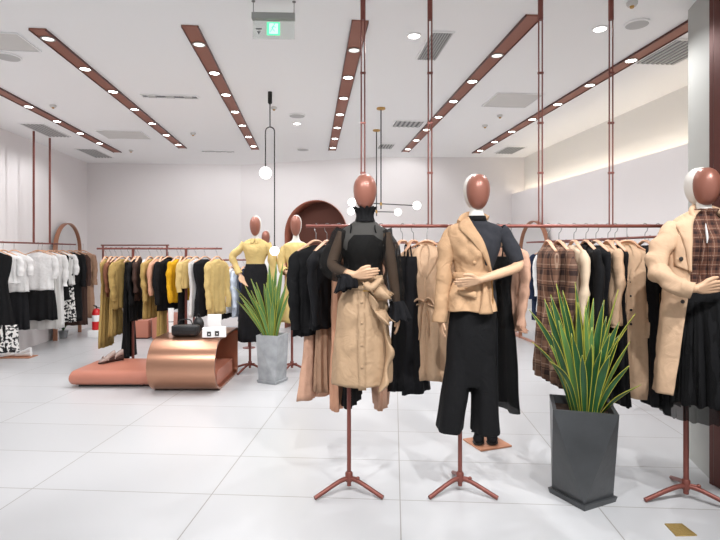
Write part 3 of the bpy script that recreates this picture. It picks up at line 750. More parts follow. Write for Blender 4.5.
# ------------------------------------------------------------------ PLATFORM AND LOOP TABLE
def platform():
    o = empty('display_platform', at(0, 5.33), -PSI); tag(o, 'low salmon display platform with rounded front edge', 'display platform')
    k = 5.33 / F
    x0, x1 = (68.5 - CX) * k, -1.47
    h, dep = .15, .66
    b = nb(); rings = []
    prof = []
    r = .07
    for i in range(9): a = -PI / 2 - PI * i / 8; prof.append((r + r * math.cos(a) * 1.0, h / 2 + h / 2 * math.sin(a)))
    prof += [(dep, h), (dep, 0)]
    for x, s in ((x0, .72), (x0 + .008, .9), (x0 + .025, 1), (x1, 1)):
        rings.append([(x, r + (y - r) * (1 if y > r else 1), h / 2 + (z - h / 2) * s) for y, z in prof])
    loft(b, rings); obj('slab', b, 'slab', o, loc=(0, 0, .024))
    b = nb(); box(b, x0 + .06, -2.28, .08, dep - .06, 0, .024); obj('plinth_foot', b, 'dark', o, smooth=False)
platform()
LTD = 5.07
def loop_table():
    o = empty('loop_table', at(0, LTD), -PSI); tag(o, 'brushed copper display table curled into a hollow loop', 'display table')
    x0, x1 = (146 - CX) * LTD / F, -1.42
    H, D = .53, .98
    def prof(t):   # stadium outline in y (depth), z
        hh, dd = H - 2 * t, D - 2 * t; r = min(hh / 2, .27 - t); pts = []
        for cy, cz, a0 in ((t + dd - .05, t + hh - .05, 0), (t + r, t + hh - r, 90), (t + r, t + r, 180), (t + dd - .05, t + .05, 270)):
            rr = r if a0 in (90, 180) else .05
            for i in range(11):
                a = math.radians(a0 + 9 * i); pts.append((cy + rr * math.cos(a), cz + rr * math.sin(a)))
        return pts
    b = nb(); A = prof(0); I = prof(.022)
    rings = [[(x0, y, z) for y, z in A], [(x1, y, z) for y, z in A], [(x1, y, z) for y, z in I], [(x0, y, z) for y, z in I], [(x0, y, z) for y, z in A]]
    loft(b, rings, cap0=False, cap1=False); bmesh.ops.remove_doubles(b, verts=b.verts[:], dist=1e-5)
    obj('shell', b, 'copper', o)
    return x0, x1
LX0, LX1 = loop_table()
LH_ = .531
def on_loop(px, back): return at((px - CX) * (LTD + back) / F, LTD + back, LH_)
def handbag():
    o = empty('handbag', on_loop(186, .3), -PSI); tag(o, 'black leather handbag lying on the copper loop table', 'handbag')
    b = nb(); box(b, -.14, .14, -.06, .06, .002, .12, bev=.035); obj('body', b, 'blackl', o)
    b = nb(); box(b, -.13, .13, -.068, -.04, .05, .115, bev=.012); obj('flap', b, 'blackl', o)
    b = nb(); stube(b, [(-.08, 0, .11, .006), (-.06, 0, .165, .006), (.04, 0, .17, .006), (.07, 0, .11, .006)], n=5, seg=8); obj('handle', b, 'blackl', o)
handbag()
o = empty('small_bag', on_loop(198.5, .55), -PSI); tag(o, 'small round black bag behind the leather handbag', 'handbag')
b = nb(); sphere(b, (0, 0, .085), .06, (1, .6, 1.35)); obj('body', b, 'blackl', o)
b = nb(); stube(b, [(-.03, 0, .15, .005), (0, 0, .2, .005), (.03, 0, .15, .005)], n=4, seg=8); obj('handle', b, 'blackl', o)
def picture_stand(px, back, w, h, label, dark):
    o = empty('picture_stand', on_loop(px, back), -PSI); tag(o, label, 'picture stand')
    b = nb(); box(b, -w / 2, w / 2, 0, .04, .001, h, bev=.003); obj('board', b, 'paper', o, smooth=False)
    for x in dark:
        b = nb(); box(b, x - .02, x + .02, -.003, 0, h * .15, h * .62); p = obj('picture', b, 'btn', o, smooth=False)
        b = nb(); box(b, x - .006, x + .008, -.004, -.003, h * .3, h * .42); obj('picture_detail', b, 'paper', p, smooth=False)
picture_stand(208, .2, .12, .1, 'left of two small white stands with a dark picture', (.01,))
picture_stand(219, .22, .13, .105, 'right of two small white stands with a dark picture', (-.02,))
picture_stand(214, .36, .14, .215, 'taller blank white card behind the picture stands', ())
o = empty('paper_bag', on_loop(171, .55), -PSI); tag(o, 'slim white paper roll standing left of the handbag', 'paper roll')
b = nb(); lathe(b, [(.022, 0), (.03, .26), (.026, .26), (.02, .01)]); obj('sheet', b, 'paper', o)
b = nb(); lathe(b, [(.024, .1), (.0262, .12)]); obj('band', b, 'dark', o)

# copper plinths behind
for (px, py, w, h, lb) in ((143, 337, .34, .3, 'copper plinth under the ochre coat at the back'), (166, 338, .3, .4, 'taller copper plinth behind the loop table')):
    p = WF(px, py); o = empty('display_plinth', p, -PSI); tag(o, lb, 'plinth')
    b = nb(); box(b, -w / 2, w / 2, -.2, .2, .02, h, bev=.01); obj('block', b, 'slab', o)
    b = nb(); box(b, -w / 2 + .02, w / 2 - .02, -.18, .18, 0, .02); obj('foot', b, 'brown', o, smooth=False)

# ------------------------------------------------------------------ SHOES AND FLOOR PLATES
def shoe(loc, rz, mu, ms, label, group, L=.24, wedge=.02, bow=False, name='shoe'):
    o = empty(name, loc, rz); tag(o, label, 'shoe', group)
    def ring(y, w, z0, z1, n=14): return [(w * math.cos(2 * PI * k / n), y, z0 + (z1 - z0) * (.5 + .5 * math.sin(2 * PI * k / n))) for k in range(n)]
    b = nb(); loft(b, [ring(-L * .5, .012, 0, .012), ring(-L * .47, .028, 0, .015), ring(-L * .3, .042, 0, .018), ring(0, .034, 0, .018 + wedge), ring(L * .35, .031, 0, .02 + wedge * 1.6), ring(L * .5, .02, 0, .02 + wedge * 1.6)]); obj('sole', b, ms, o)
    b = nb(); z = .012
    loft(b, [ring(-L * .48, .012, z, z + .015), ring(-L * .42, .03, z, z + .03), ring(-L * .25, .04, z, z + .045), ring(-L * .05, .036, z, z + .062), ring(L * .15, .032, z + wedge * .8, z + .058 + wedge * .8), ring(L * .35, .031, z + wedge * 1.2, z + .075 + wedge), ring(L * .47, .022, z + wedge * 1.3, z + .08 + wedge)])
    obj('upper', b, mu, o)
    if bow:
        b = nb(); stube(b, [(-.05, -L * .2, .075, .006), (-.025, -L * .2, .085, .022), (0, -L * .2, .066, .008), (.025, -L * .2, .085, .022), (.05, -L * .2, .075, .006)], n=4, seg=8, flat=.7); obj('bow', b, mu, o)
    else:
        for i in range(2):
            b = nb(); y = -L * .22 + i * L * .2; stube(b, [(-.038, y, .03, .007), (0, y, .075, .008), (.038, y, .03, .007)], n=4, seg=8); obj('strap', b, mu, o)
    return o
pz = .176
for px, dd, rz, lb in ((107, .42, -40, 'left taupe strappy shoe on the salmon platform'), (114.5, .5, -55, 'right taupe strappy shoe on the salmon platform')):
    p = W(px, 5.33 + dd, pz); shoe(p, math.radians(rz), 'greygl', 'dbrown', lb, 'taupe shoes on the platform', wedge=.035, L=.19)
def fplate(c, w, l, rz, m, label, h=.01, name='floor_plate'):
    b = nb(); box(b, -w / 2, w / 2, -l / 2, l / 2, 0, h, bev=.002)
    o = obj(name, b, m, None, smooth=False, loc=c, rz=rz); tag(o, label, 'plate'); return o
pc = WF(487, 443.5)
fplate(pc, .26, .24, -PSI + .35, 'plate', 'copper floor plate under the black bow slippers', .012)
for dx, lb in ((-.055, 'left black bow slipper on the copper floor plate'), (.045, 'right black bow slipper on the copper floor plate')):
    R = Matrix.Rotation(-PSI, 3, 'Z'); shoe(pc + R @ Vector((dx, .02, .0125)), -PSI - .3, 'black2', 'dark', lb, 'black bow slippers on the copper plate', L=.2, bow=True)
p = WF(680.5, 530.5)
b = nb(); q = [WF(664.5, 524.5), WF(682, 524.5), WF(697, 536), WF(676, 536.5)]
v0 = [b.verts.new((w.x - p.x, w.y - p.y, 0.0)) for w in q]; v1 = [b.verts.new((w.x - p.x, w.y - p.y, .006)) for w in q]
b.faces.new(v0); b.faces.new(v1)
for i in range(4): b.faces.new((v0[i], v0[(i + 1) % 4], v1[(i + 1) % 4], v1[i]))
tag(obj('floor_plaque', b, mat('floor_brass', 'B79B5E', .4, metal=.6, bump=.6, bscale=90), None, smooth=False, loc=p), 'small diamond-shaped brass plaque set on the front floor', 'floor plaque')
p = WF(15, 357); fplate(p, .5, .2, -PSI, 'plate', 'copper plate under the white trainers at the left edge')
for dx, rz, lb in ((-.08, -70, 'left white trainer on the plate by the left wall'), (.1, -100, 'right white trainer on the plate by the left wall')):
    shoe(p + Vector((dx, 0, .0105)), math.radians(rz), 'paper', 'paper', lb, 'white trainers by the left wall', wedge=.03)

# fire extinguisher
p = WF(96.5, 337); o = empty('fire_extinguisher', p + Vector((0, 0, .0)), -PSI); tag(o, 'red fire extinguisher on a white base by the back wall', 'fire extinguisher')
b = nb(); box(b, -.1, .1, -.1, .1, 0, .12, bev=.01); obj('base', b, 'paper', o)
b = nb(); lathe(b, [(.055, .121), (.068, .13), (.068, .4), (.05, .45), (.02, .47)]); obj('cylinder', b, 'red', o)
b = nb(); lathe(b, [(.0685, .26), (.0695, .265), (.0695, .36), (.0685, .365)]); obj('label', b, 'paper', o)
b = nb(); stube(b, [(0, 0, .46, .012), (0, 0, .5, .014), (-.05, 0, .52, .008)], n=3); stube(b, [(.01, 0, .49, .006), (.07, 0, .46, .006), (.085, 0, .34, .006)], n=4); obj('handle', b, 'dark', o)

# ------------------------------------------------------------------ PLANTS
def leaf(parent, base, tip, w, bend, m=('leaf', 'edge'), seed=0, twist=0):
    base, tip = Vector(base), Vector(tip)
    ax = tip - base; side = Vector((ax.y, -ax.x, 0))
    side = Matrix.Rotation(twist, 3, 'Z') @ Vector((1, 0, 0))
    w = w * .86; N = 14; b = nb(); rings = []
    out = Vector((ax.x, ax.y, 0))
    for i in range(N + 1):
        u = i / N
        c = base + ax * u + Vector((0, 0, 1)) * bend * math.sin(PI * u) - out * (bend * .6 * math.sin(PI * u) / max(out.length, .05) if out.length else 0)
        ww = w * (.55 + .45 * math.sin(min(1, u * 1.6) * PI / 2)) * (1 - max(0, (u - .55) / .45) ** 2.2)
        ww = max(ww, .0015)
        t = ax.normalized(); nr = side.cross(t).normalized()
        wob = .12 * math.sin(u * 7 + seed)
        sd = (side + nr * wob).normalized()
        rings.append([tuple(c + sd * ww * s + nr * (abs(s) ** 1.5) * ww * .35) for s in (-1, -.87, -.4, 0, .4, .87, 1)])
    R = loft(b, rings, close=False)
    for i, f in enumerate(b.faces): f.material_index = 1 if i % 6 in (0, 5) else 0
    o = obj('leaf', b, list(m), parent)
    solid(o, .003)
    return o
def pot_mesh(rt, rb, h, at_, ab_, wall=.02):
    """square rim turned against the square foot, joined by triangular facets"""
    b = nb()
    def sq(r, a, z): return [b.verts.new((r * math.cos(a + i * PI / 2), r * math.sin(a + i * PI / 2), z)) for i in range(4)]
    A, B2 = sq(rb, ab_, .03), sq(rt, at_, h)
    I, J = sq(rt - wall * 1.4, at_, h), sq((rt - wall) * .93, at_, h - .06)
    b.faces.new(A); b.faces.new(J)
    for i in range(4):
        j = (i + 1) % 4
        b.faces.new((A[i], A[j], B2[i])); b.faces.new((A[j], B2[j], B2[i]))
        b.faces.new((B2[i], B2[j], I[j], I[i])); b.faces.new((I[i], I[j], J[j], J[i]))
    return b
def plant(px, pyb, d, rt, rb, h, ta, ba, mm, leaves, label, Lm, rz0=0, lw=.03):
    o = empty('snake_plant', W(px, d), -PSI); tag(o, label, 'potted plant')
    po = obj('pot', pot_mesh(rt, rb, h, ta, ba), mm, o, smooth=False)
    b = nb()
    for r0, z0, r1, z1 in ((rb + .012, 0, rb + .022, .03),):
        A = [b.verts.new((r0 * math.cos(ba + i * PI / 2), r0 * math.sin(ba + i * PI / 2), z0)) for i in range(4)]
        B2 = [b.verts.new((r1 * math.cos(ba + i * PI / 2), r1 * math.sin(ba + i * PI / 2), z1)) for i in range(4)]
        b.faces.new(A); b.faces.new(B2)
        for i in range(4): b.faces.new((A[i], A[(i + 1) % 4], B2[(i + 1) % 4], B2[i]))
    obj('saucer', b, mm, po, smooth=False)
    b = nb(); zz = h - .045; rs = (rt - .02) * .95
    vv = [b.verts.new((rs * math.cos(ta + i * PI / 2), rs * math.sin(ta + i * PI / 2), zz)) for i in range(4)]; b.faces.new(vv)
    v2 = [b.verts.new((rs * .98 * math.cos(ta + i * PI / 2), rs * .98 * math.sin(ta + i * PI / 2), zz - .012)) for i in range(4)]; b.faces.new(v2)
    for i in range(4): b.faces.new((vv[i], vv[(i + 1) % 4], v2[(i + 1) % 4], v2[i]))
    obj('soil', b, 'soil', o, smooth=False)
    k = d / F
    for i, (bx, by, tx, ty, ty_d, w) in enumerate(leaves):
        leaf(o, ((bx - px) * k * .62, by * .7, h - .06), ((tx - px) * k, ty_d, zat(ty, d)), w, .02 if abs(tx - bx) < 30 else .05, m=(('leafl', 'edge') if i % 5 == 2 else Lm), seed=i, twist=random.uniform(-.9, .9))
    return o
BD = 2.97
big = [
    (575, .03, 557, 296, .1, .026), (580, -.03, 573, 318, -.05, .028), (588, .0, 584, 305, -.02, .026), (594, -.03, 604, 300, .0, .026), (590, .07, 586, 290, .14, .024),
    (584, .08, 572, 296, .12, .024), (598, .02, 621, 322, .02, .026), (572, -.05, 552, 318, -.1, .024), (581, -.09, 580, 340, -.15, .028), (592, -.09, 597, 350, -.15, .028),
    (601, -.02, 614, 335, -.06, .024), (570, .0, 548, 300, .06, .024), (587, -.05, 586, 325, -.08, .026),  # base px, base y(m), tip px, tip py, tip y(m), half width
    (572, -.02, 553, 283, -.05, .026), (580, .02, 566, 291, .05, .022), (578, -.05, 569, 300, -.12, .02), (586, .03, 581, 283, .08, .018),
    (592, -.02, 613, 289, -.06, .024), (588, .05, 593, 308, .1, .02), (595, .0, 609, 317, .03, .022), (598, -.04, 628, 312, -.08, .024),
    (600, .03, 632, 330, .06, .022), (596, -.06, 619, 338, -.12, .023), (570, .04, 536, 312, .12, .02), (568, -.04, 545, 330, -.1, .022),
    (566, .0, 530, 341, -.03, .012), (570, -.07, 539, 355, -.16, .016), (584, -.07, 577, 312, -.1, .026), (590, -.08, 600, 330, -.12, .025),
    (576, -.08, 563, 330, -.12, .024), (582, .0, 589, 296, .0, .022), (600, -.05, 617, 360, -.14, .02), (593, .06, 603, 300, .12, .02),
    (574, .07, 560, 305, .16, .02), (586, -.1, 590, 345, -.14, .022), (578, -.1, 571, 350, -.15, .022), (604, -.05, 627, 378, -.15, .022), (571, .02, 551, 345, .0, .018),
    (597, .05, 622, 350, .1, .018)]
plant(582, 512, BD, .235, .162, zat(404, BD), math.radians(-62), math.radians(-109), 'concd', big, 'tall snake plant in a dark faceted concrete planter', ('leaf', 'edge'))
SD = 5.62
small = [(269, .04, 266, 274, .1, .026), (274, .0, 279, 290, -.02, .026), (267, -.03, 257, 282, -.05, .026), (271, .02, 272, 276, .04, .03), (277, -.02, 290, 292, -.05, .02),
         (265, .03, 244, 286, .04, .02), (273, -.06, 274, 300, -.1, .028), (263, -.03, 238, 300, -.06, .016), (276, .04, 282, 262, .08, .024), (270, 0, 269, 264, 0, .03), (268, .02, 263, 284, .05, .028), (273, -.03, 281, 273, -.06, .028), (266, 0, 252, 290, -.05, .024), (275, .03, 286, 284, .06, .026),
         (265, -.04, 241, 294, -.1, .02), (264, .02, 233, 287, .02, .014), (271, -.06, 268, 282, -.1, .03), (276, -.03, 279, 300, -.08, .028), (268, -.06, 258, 300, -.12, .026),
         (272, .05, 275, 262, .1, .024), (278, 0, 287, 302, 0, .022), (266, .05, 249, 279, .1, .02), (274, -.05, 277, 285, -.1, .028), (264, -.02, 246, 303, -.1, .02)]
plant(272.5, 384, SD, .185, .15, zat(334, SD), math.radians(-60), math.radians(-70), 'concl', small, 'smaller snake plant in a pale grey planter before two yellow mannequins', ('leafl', 'edge'))
p = WF(63, 338); o = empty('potted_plant', p); tag(o, 'small leafy green plant on the floor by the left mirror', 'potted plant')
b = nb(); lathe(b, [(.06, 0), (.08, .12), (.07, .12)]); obj('pot', b, 'concl', o)
for i in range(16):
    a = i * 2.4; r = .05 + .06 * random.random(); leaf(o, (0, 0, .11), (r * math.cos(a), r * math.sin(a), .2 + .12 * random.random()), .022, .02, m=('leaf', 'leafl'), seed=i)

# ------------------------------------------------------------------ MANNEQUINS
def remesh(o, v=.0032):
    md = o.modifiers.new('skin', 'REMESH'); md.mode = 'VOXEL'; md.voxel_size = v; md.use_smooth_shade = True
    s = o.modifiers.new('soft', 'SMOOTH'); s.factor = .6; s.iterations = 4
def arm(parent, path, d, side, nrm, m='wood', curl=.35, sc_=1.0, name='arm'):
    """path (x,y,z,r) from upper arm to wrist, then a hand along d; side = towards thumb, nrm = palm side"""
    b = nb(); q = catmull(path, 4); tube(b, [p[:3] for p in q], [p[3] for p in q], 14)
    w = Vector(path[-1][:3]); d, side, nrm = Vector(d).normalized(), Vector(side).normalized(), Vector(nrm).normalized()
    S = sc_
    kn = []
    for i, (so, ln) in enumerate(((.027, .92), (.009, 1.0), (-.009, .95), (-.026, .78))):
        k = w + d * (.08 - .004 * abs(i - 1)) * S + side * so * S
        tube(b, [w - d * .012, w + d * .03 * S + side * so * .7 * S, k], [.018 * S, .0155 * S, .0105 * S], 10)
        p, ang = k, curl * .5
        for seg, rr in ((.038, .0092), (.025, .0082), (.019, .007)):
            dr = (d * math.cos(ang) + nrm * math.sin(ang)).normalized()
            p2 = p + dr * seg * ln * S
            tube(b, [p - dr * .004, p2], [rr * S, rr * .88 * S], 8); sphere(b, p2, rr * .9 * S, seg=8)
            p = p2; ang += curl
    t0 = w + d * .02 * S + side * .016 * S; t1 = t0 + (d * .75 + side * .75).normalized() * .038 * S; t2 = t1 + (d * .95 + side * .3 + nrm * .2).normalized() * .03 * S; t3 = t2 + (d + nrm * .3).normalized() * .022 * S
    tube(b, [t0, t1, t2, t3], [.014 * S, .0115 * S, .0098 * S, .008 * S], 8); sphere(b, t3, .0082 * S, seg=8)
    o = obj(name, b, m, parent); remesh(o)
    return o
def mann_base(root, S, legs=(210, 330, 90), tall=.95, off=(0, 0)):
    b = nb(); tube(b, [(0, 0, .03), (0, 0, tall)], .0125 * S, 14); obj('pole', b, 'rail', root)
    b = nb(); lathe(b, [(.019, .055), (.022, .065), (.022, .105), (.017, .112)]); c = obj('collar', b, 'rail', root)
    b = nb(); tube(b, [(.015, -.012, .085), (.05, -.03, .085)], .007, 8); sphere(b, (.052, -.031, .085), .012, seg=10); obj('knob', b, 'rail', c)
    for a in legs:
        b = nb(); a = math.radians(a); L = .225 * S
        stube(b, [(0, 0, .075, .014), (.3 * L * math.cos(a), .3 * L * math.sin(a), .068, .013), (.9 * L * math.cos(a), .9 * L * math.sin(a), .02, .0125), (L * math.cos(a), L * math.sin(a), .0125, .012)], n=4, seg=12)
        obj('stand_leg', b, 'rail', root)
def mann_head(root, x, zt, zb, S=1, turn=0.0, y=0, bw=.07):
    """egg face, white shell behind, neck"""
    h = zt - zb
    def egg(bm, cx, cy, w, dpt, z0, z1, n=16, seg=32):
        rings = []
        for i in range(n + 1):
            u = i / n; th_ = PI * u
            r = math.sin(th_) ** .85 * (1 - .32 * (u - .35) if u > .35 else 1)
            z = z1 - (z1 - z0) * (1 - math.cos(th_)) / 2
            r = max(r, .02)
            rings.append([(cx + w * r * math.cos(2 * PI * k / seg), cy - dpt * r * math.sin(2 * PI * k / seg), z) for k in range(seg)])
        loft(bm, rings)
    b = nb(); egg(b, x - turn * .03, y + .028, bw * 1.0, .098 * S, zb + h * .02, zt + .004)
    sh = obj('head_shell', b, 'shell', root)
    b = nb(); egg(b, x + turn * .005, y - .026, bw * .98, .078 * S, zb - h * .0, zt - h * .02)
    obj('face', b, 'face', root)
def torso(root, rows, m='shell'):
    o = body('torso', rows, m, root, nseg=40, wr=0, n=6, th=0)
    return o
class Px:
    def __init__(s, px, d, S=1): s.px, s.k, s.d = px, d / F, d
    def X(s, q): return (q - s.px) * s.k
    def Z(s, q): return CAMZ + (HY - q) * s.k
    def A(s, q, py, y, *r):       # a point y metres behind (-: before) the pole
        return (((q - CX) * (s.d + y) - (s.px - CX) * s.d) / F, y, CAMZ + (HY - py) * (s.d + y) / F, *r)
def row(P, y, xl, xr, hy, fa=0, cy=0): return (CAMZ + (HY - y) * (P.d - hy * .85) / F, (P.X(xr) - P.X(xl)) / 2, hy, (P.X(xr) + P.X(xl)) / 2, cy, fa)

# --- mannequin in sheer blouse and ruffled beige skirt
def mannequin1():
    d = 3.05; P = Px(349, d); X, Z, A = P.X, P.Z, P.A
    r = empty('mannequin', W(349, d), -PSI); tag(r, 'mannequin in sheer black high-neck blouse and ruffled beige skirt', 'mannequin')
    mann_base(r, 1, (212, 330, 90), tall=Z(370))
    mann_head(r, X(365), Z(174), Z(210), turn=0, bw=.072)
    torso(r, [row(P, 203, 361, 369.5, .03), row(P, 214, 358.5, 371.5, .036), row(P, 222, 354, 376, .045), row(P, 229, 343, 385, .055), row(P, 240, 342, 384, .085), row(P, 252, 344, 382, .095), row(P, 272, 350, 379, .075), row(P, 290, 343, 383, .09), row(P, 340, 338, 386, .1)])
    # opaque camisole
    cam = [row(P, 235, 350, 377, .09), row(P, 241, 344.5, 383, .098, .001), row(P, 252, 344, 382.5, .102, .002), row(P, 264, 348, 379.5, .09, .002), row(P, 273, 350, 379.5, .083, .002), row(P, 283, 346, 381, .085, .002)]
    c = body('camisole', cam, 'black', r, nseg=56, wr=.004, open_top=True)
    for s, a, b2 in ((-1, 350, 351), (1, 377, 375)):
        b = nb(); stube(b, [(X(a), surf_y(cam, X(a), Z(236), .002), Z(236.5), .004), A(b2, 229, -.07, .004), A(b2, 224.5, -.02, .004)], n=4, seg=6); obj('strap', b, 'black', c)
    # sheer blouse body and sleeves
    bl = [row(P, 221, 354.5, 375.5, .05), row(P, 226, 347, 382, .06), row(P, 230, 340.5, 388, .068), row(P, 240, 340, 387, .1, .002), row(P, 252, 341, 385.5, .11, .003), row(P, 266, 345, 382.5, .098, .004), row(P, 280, 343, 384, .092, .004)]
    bo = body('blouse', bl, 'sheerb', r, nseg=64, wr=.005, open_top=True, th=0)
    b = nb(); stube(b, [A(343, 230, 0, .042), A(338, 240, -.005, .05), A(332, 254, -.02, .055), A(329.5, 266, -.045, .057), A(336, 272, -.09, .05), A(346, 276, -.125, .042)], n=6, seg=20, wr=.018, caps=False); obj('sleeve', b, 'sheerb', bo)
    b = nb(); stube(b, [A(385, 230, 0, .042), A(389, 242, 0, .05), A(392, 262, -.01, .056), A(395, 285, -.015, .054), A(397, 303, -.02, .046)], n=6, seg=20, wr=.018, seed=3, caps=False); obj('sleeve', b, 'sheerb', bo)
    # frilled collar
    def frill(name, axis_pts, rad, amp, k, m, par, seg=72):
        b = nb(); q = catmull(axis_pts, 3); rings = []
        t = (Vector(q[-1][:3]) - Vector(q[0][:3])).normalized(); n1 = t.cross(Vector((0, 1, 0))); n1 = n1.normalized(); n2 = t.cross(n1)
        for i, p in enumerate(q):
            u = i / (len(q) - 1); R0, AM = p[3], p[4]
            rings.append([tuple(Vector(p[:3]) + (n1 * math.cos(a) + n2 * math.sin(a)) * (R0 + AM * math.sin(k * a + u)) + t * (AM * .4 * math.cos(k * a))) for a in [2 * PI * s / seg for s in range(seg)]])
        loft(b, rings, cap0=False, cap1=False); return solid(obj(name, b, m, par), .003)
    frill('ruffled_collar', [A(365, 222, 0, .058, .002), A(365, 217, 0, .048, .003), A(365, 212, 0, .05, .006), A(365, 207.5, 0, .062, .011)], 0, 0, 11, 'black', r)
    frill('cuff', [A(342, 275, -.115, .034, .002), A(346, 277, -.135, .04, .006), A(347, 283, -.135, .052, .01), A(345.5, 290, -.13, .058, .013)], 0, 0, 7, 'black2', bo)
    frill('cuff', [A(396.5, 301, -.02, .036, .002), A(397.5, 306, -.02, .044, .006), A(398, 314, -.022, .056, .012), A(398, 320, -.022, .066, .015)], 0, 0, 7, 'black2', bo)
    arm(r, [A(343, 233, 0, .034), A(334, 256, -.02, .032), A(333, 266, -.05, .031), A(345, 272.5, -.115, .026), A(355, 275, -.15, .021)], (1, -.12, .12), (0, -.35, 1), (.1, 1, 0), curl=.3, name='bent_arm', sc_=.88)
    arm(r, [A(385, 233, 0, .034), A(391, 262, -.005, .032), A(395, 290, -.015, .027), A(397.5, 312, -.02, .02)], (.05, -.05, -1), (-.3, -1, 0), (-1, .2, 0), curl=.25, sc_=.8, name='straight_arm')
    # skirt
    sk = [row(P, 276, 347, 382.5, .094), row(P, 281, 345.5, 383.5, .098, .001), row(P, 300, 340, 386, .112, .004), row(P, 325, 336.5, 388, .12, .006), row(P, 355, 333, 389.5, .128, .008), row(P, 387, 330.5, 390.5, .135, .009)]
    s_ = body('skirt', sk, 'satin', r, nseg=72, k=(5, 8), wr=.012, seed=4, n=7, open_top=True)
    w = body('waistband', [row(P, 275.5, 346.5, 383, .097), row(P, 284, 344.5, 384.5, .103)], 'satin', s_, nseg=40, n=2, open_top=True)
    # buckle, tab, buttons
    b = nb(); 
    y = surf_y(sk, X(368), Z(285), .012)
    for a in ((X(363), X(373), Z(284.5), Z(282.5)), (X(363), X(373), Z(290), Z(288)), (X(363), X(364), Z(288), Z(284.5)), (X(372), X(373), Z(288), Z(284.5))): box(b, a[0], a[1], y - .004, y, min(a[2], a[3]), max(a[2], a[3]))
    obj('buckle', b, 'gold', w, smooth=False)
    patch('belt_tab', sk, [(X(352), Z(283)), (X(368), Z(283.5)), (X(372), Z(284))], [(X(352), Z(287.5)), (X(368), Z(289)), (X(372), Z(288.5))], .012, 'satin', w, nu=2)
    patch('placket', sk, [(X(358), Z(290)), (X(358), Z(340)), (X(358.5), Z(384))], [(X(365), Z(290)), (X(365), Z(340)), (X(366), Z(384))], .007, 'satin', s_, nu=2)
    for yb in (300, 320, 341, 362): button(sk, X(361.7), Z(yb), s_, off=.013, m='satin')
    # cascading ruffles at the viewer's right: swirling flounces
    def flounce(pts, wid, amp, kk, seed):
        """pts: spine (x,z); hangs outward/down with waves"""
        q = catmull(pts, 8); b = nb(); rings = []
        for i, (x, z, wd) in enumerate(q):
            u = i / (len(q) - 1); y0 = surf_y(sk, min(x, X(386)), z, .012); rw = []
            for j in range(9):
                v = j / 8
                wv = amp * v * math.sin(kk * u * 2 * PI + seed + v * .8)
                rw.append((x + wd * v * .55 + wv * .5, y0 - .02 * math.sin(PI * v) * 1.5 - wv * .9 - .03 * v, z - wd * v * .75 + .25 * wv))
            rings.append(rw)
        loft(b, rings, close=False); return solid(obj('ruffle', b, 'satin', s_), .004)
    flounce([(X(360), Z(279), .1), (X(368), Z(281), .13), (X(378), Z(282), .12), (X(385), Z(287), .06)], 0, .034, 2.0, .4)
    flounce([(X(368), Z(290), .1), (X(369), Z(300), .14), (X(374), Z(306), .13), (X(384), Z(308), .08), (X(388), Z(316), .04)], 0, .03, 1.8, 2.0)
    flounce([(X(378), Z(312), .05), (X(383), Z(330), .075), (X(385), Z(350), .06), (X(382), Z(372), .04), (X(378), Z(384), .02)], 0, .024, 2.6, .7)
    # knot
    b = nb(); stube(b, [A(366, 284, -.13, .02), A(371, 288, -.15, .028), A(376, 284, -.14, .02), A(381, 279, -.12, .012)], n=5, seg=12, wr=.012, flat=.7); obj('knot', b, 'satin', s_)
mannequin1()

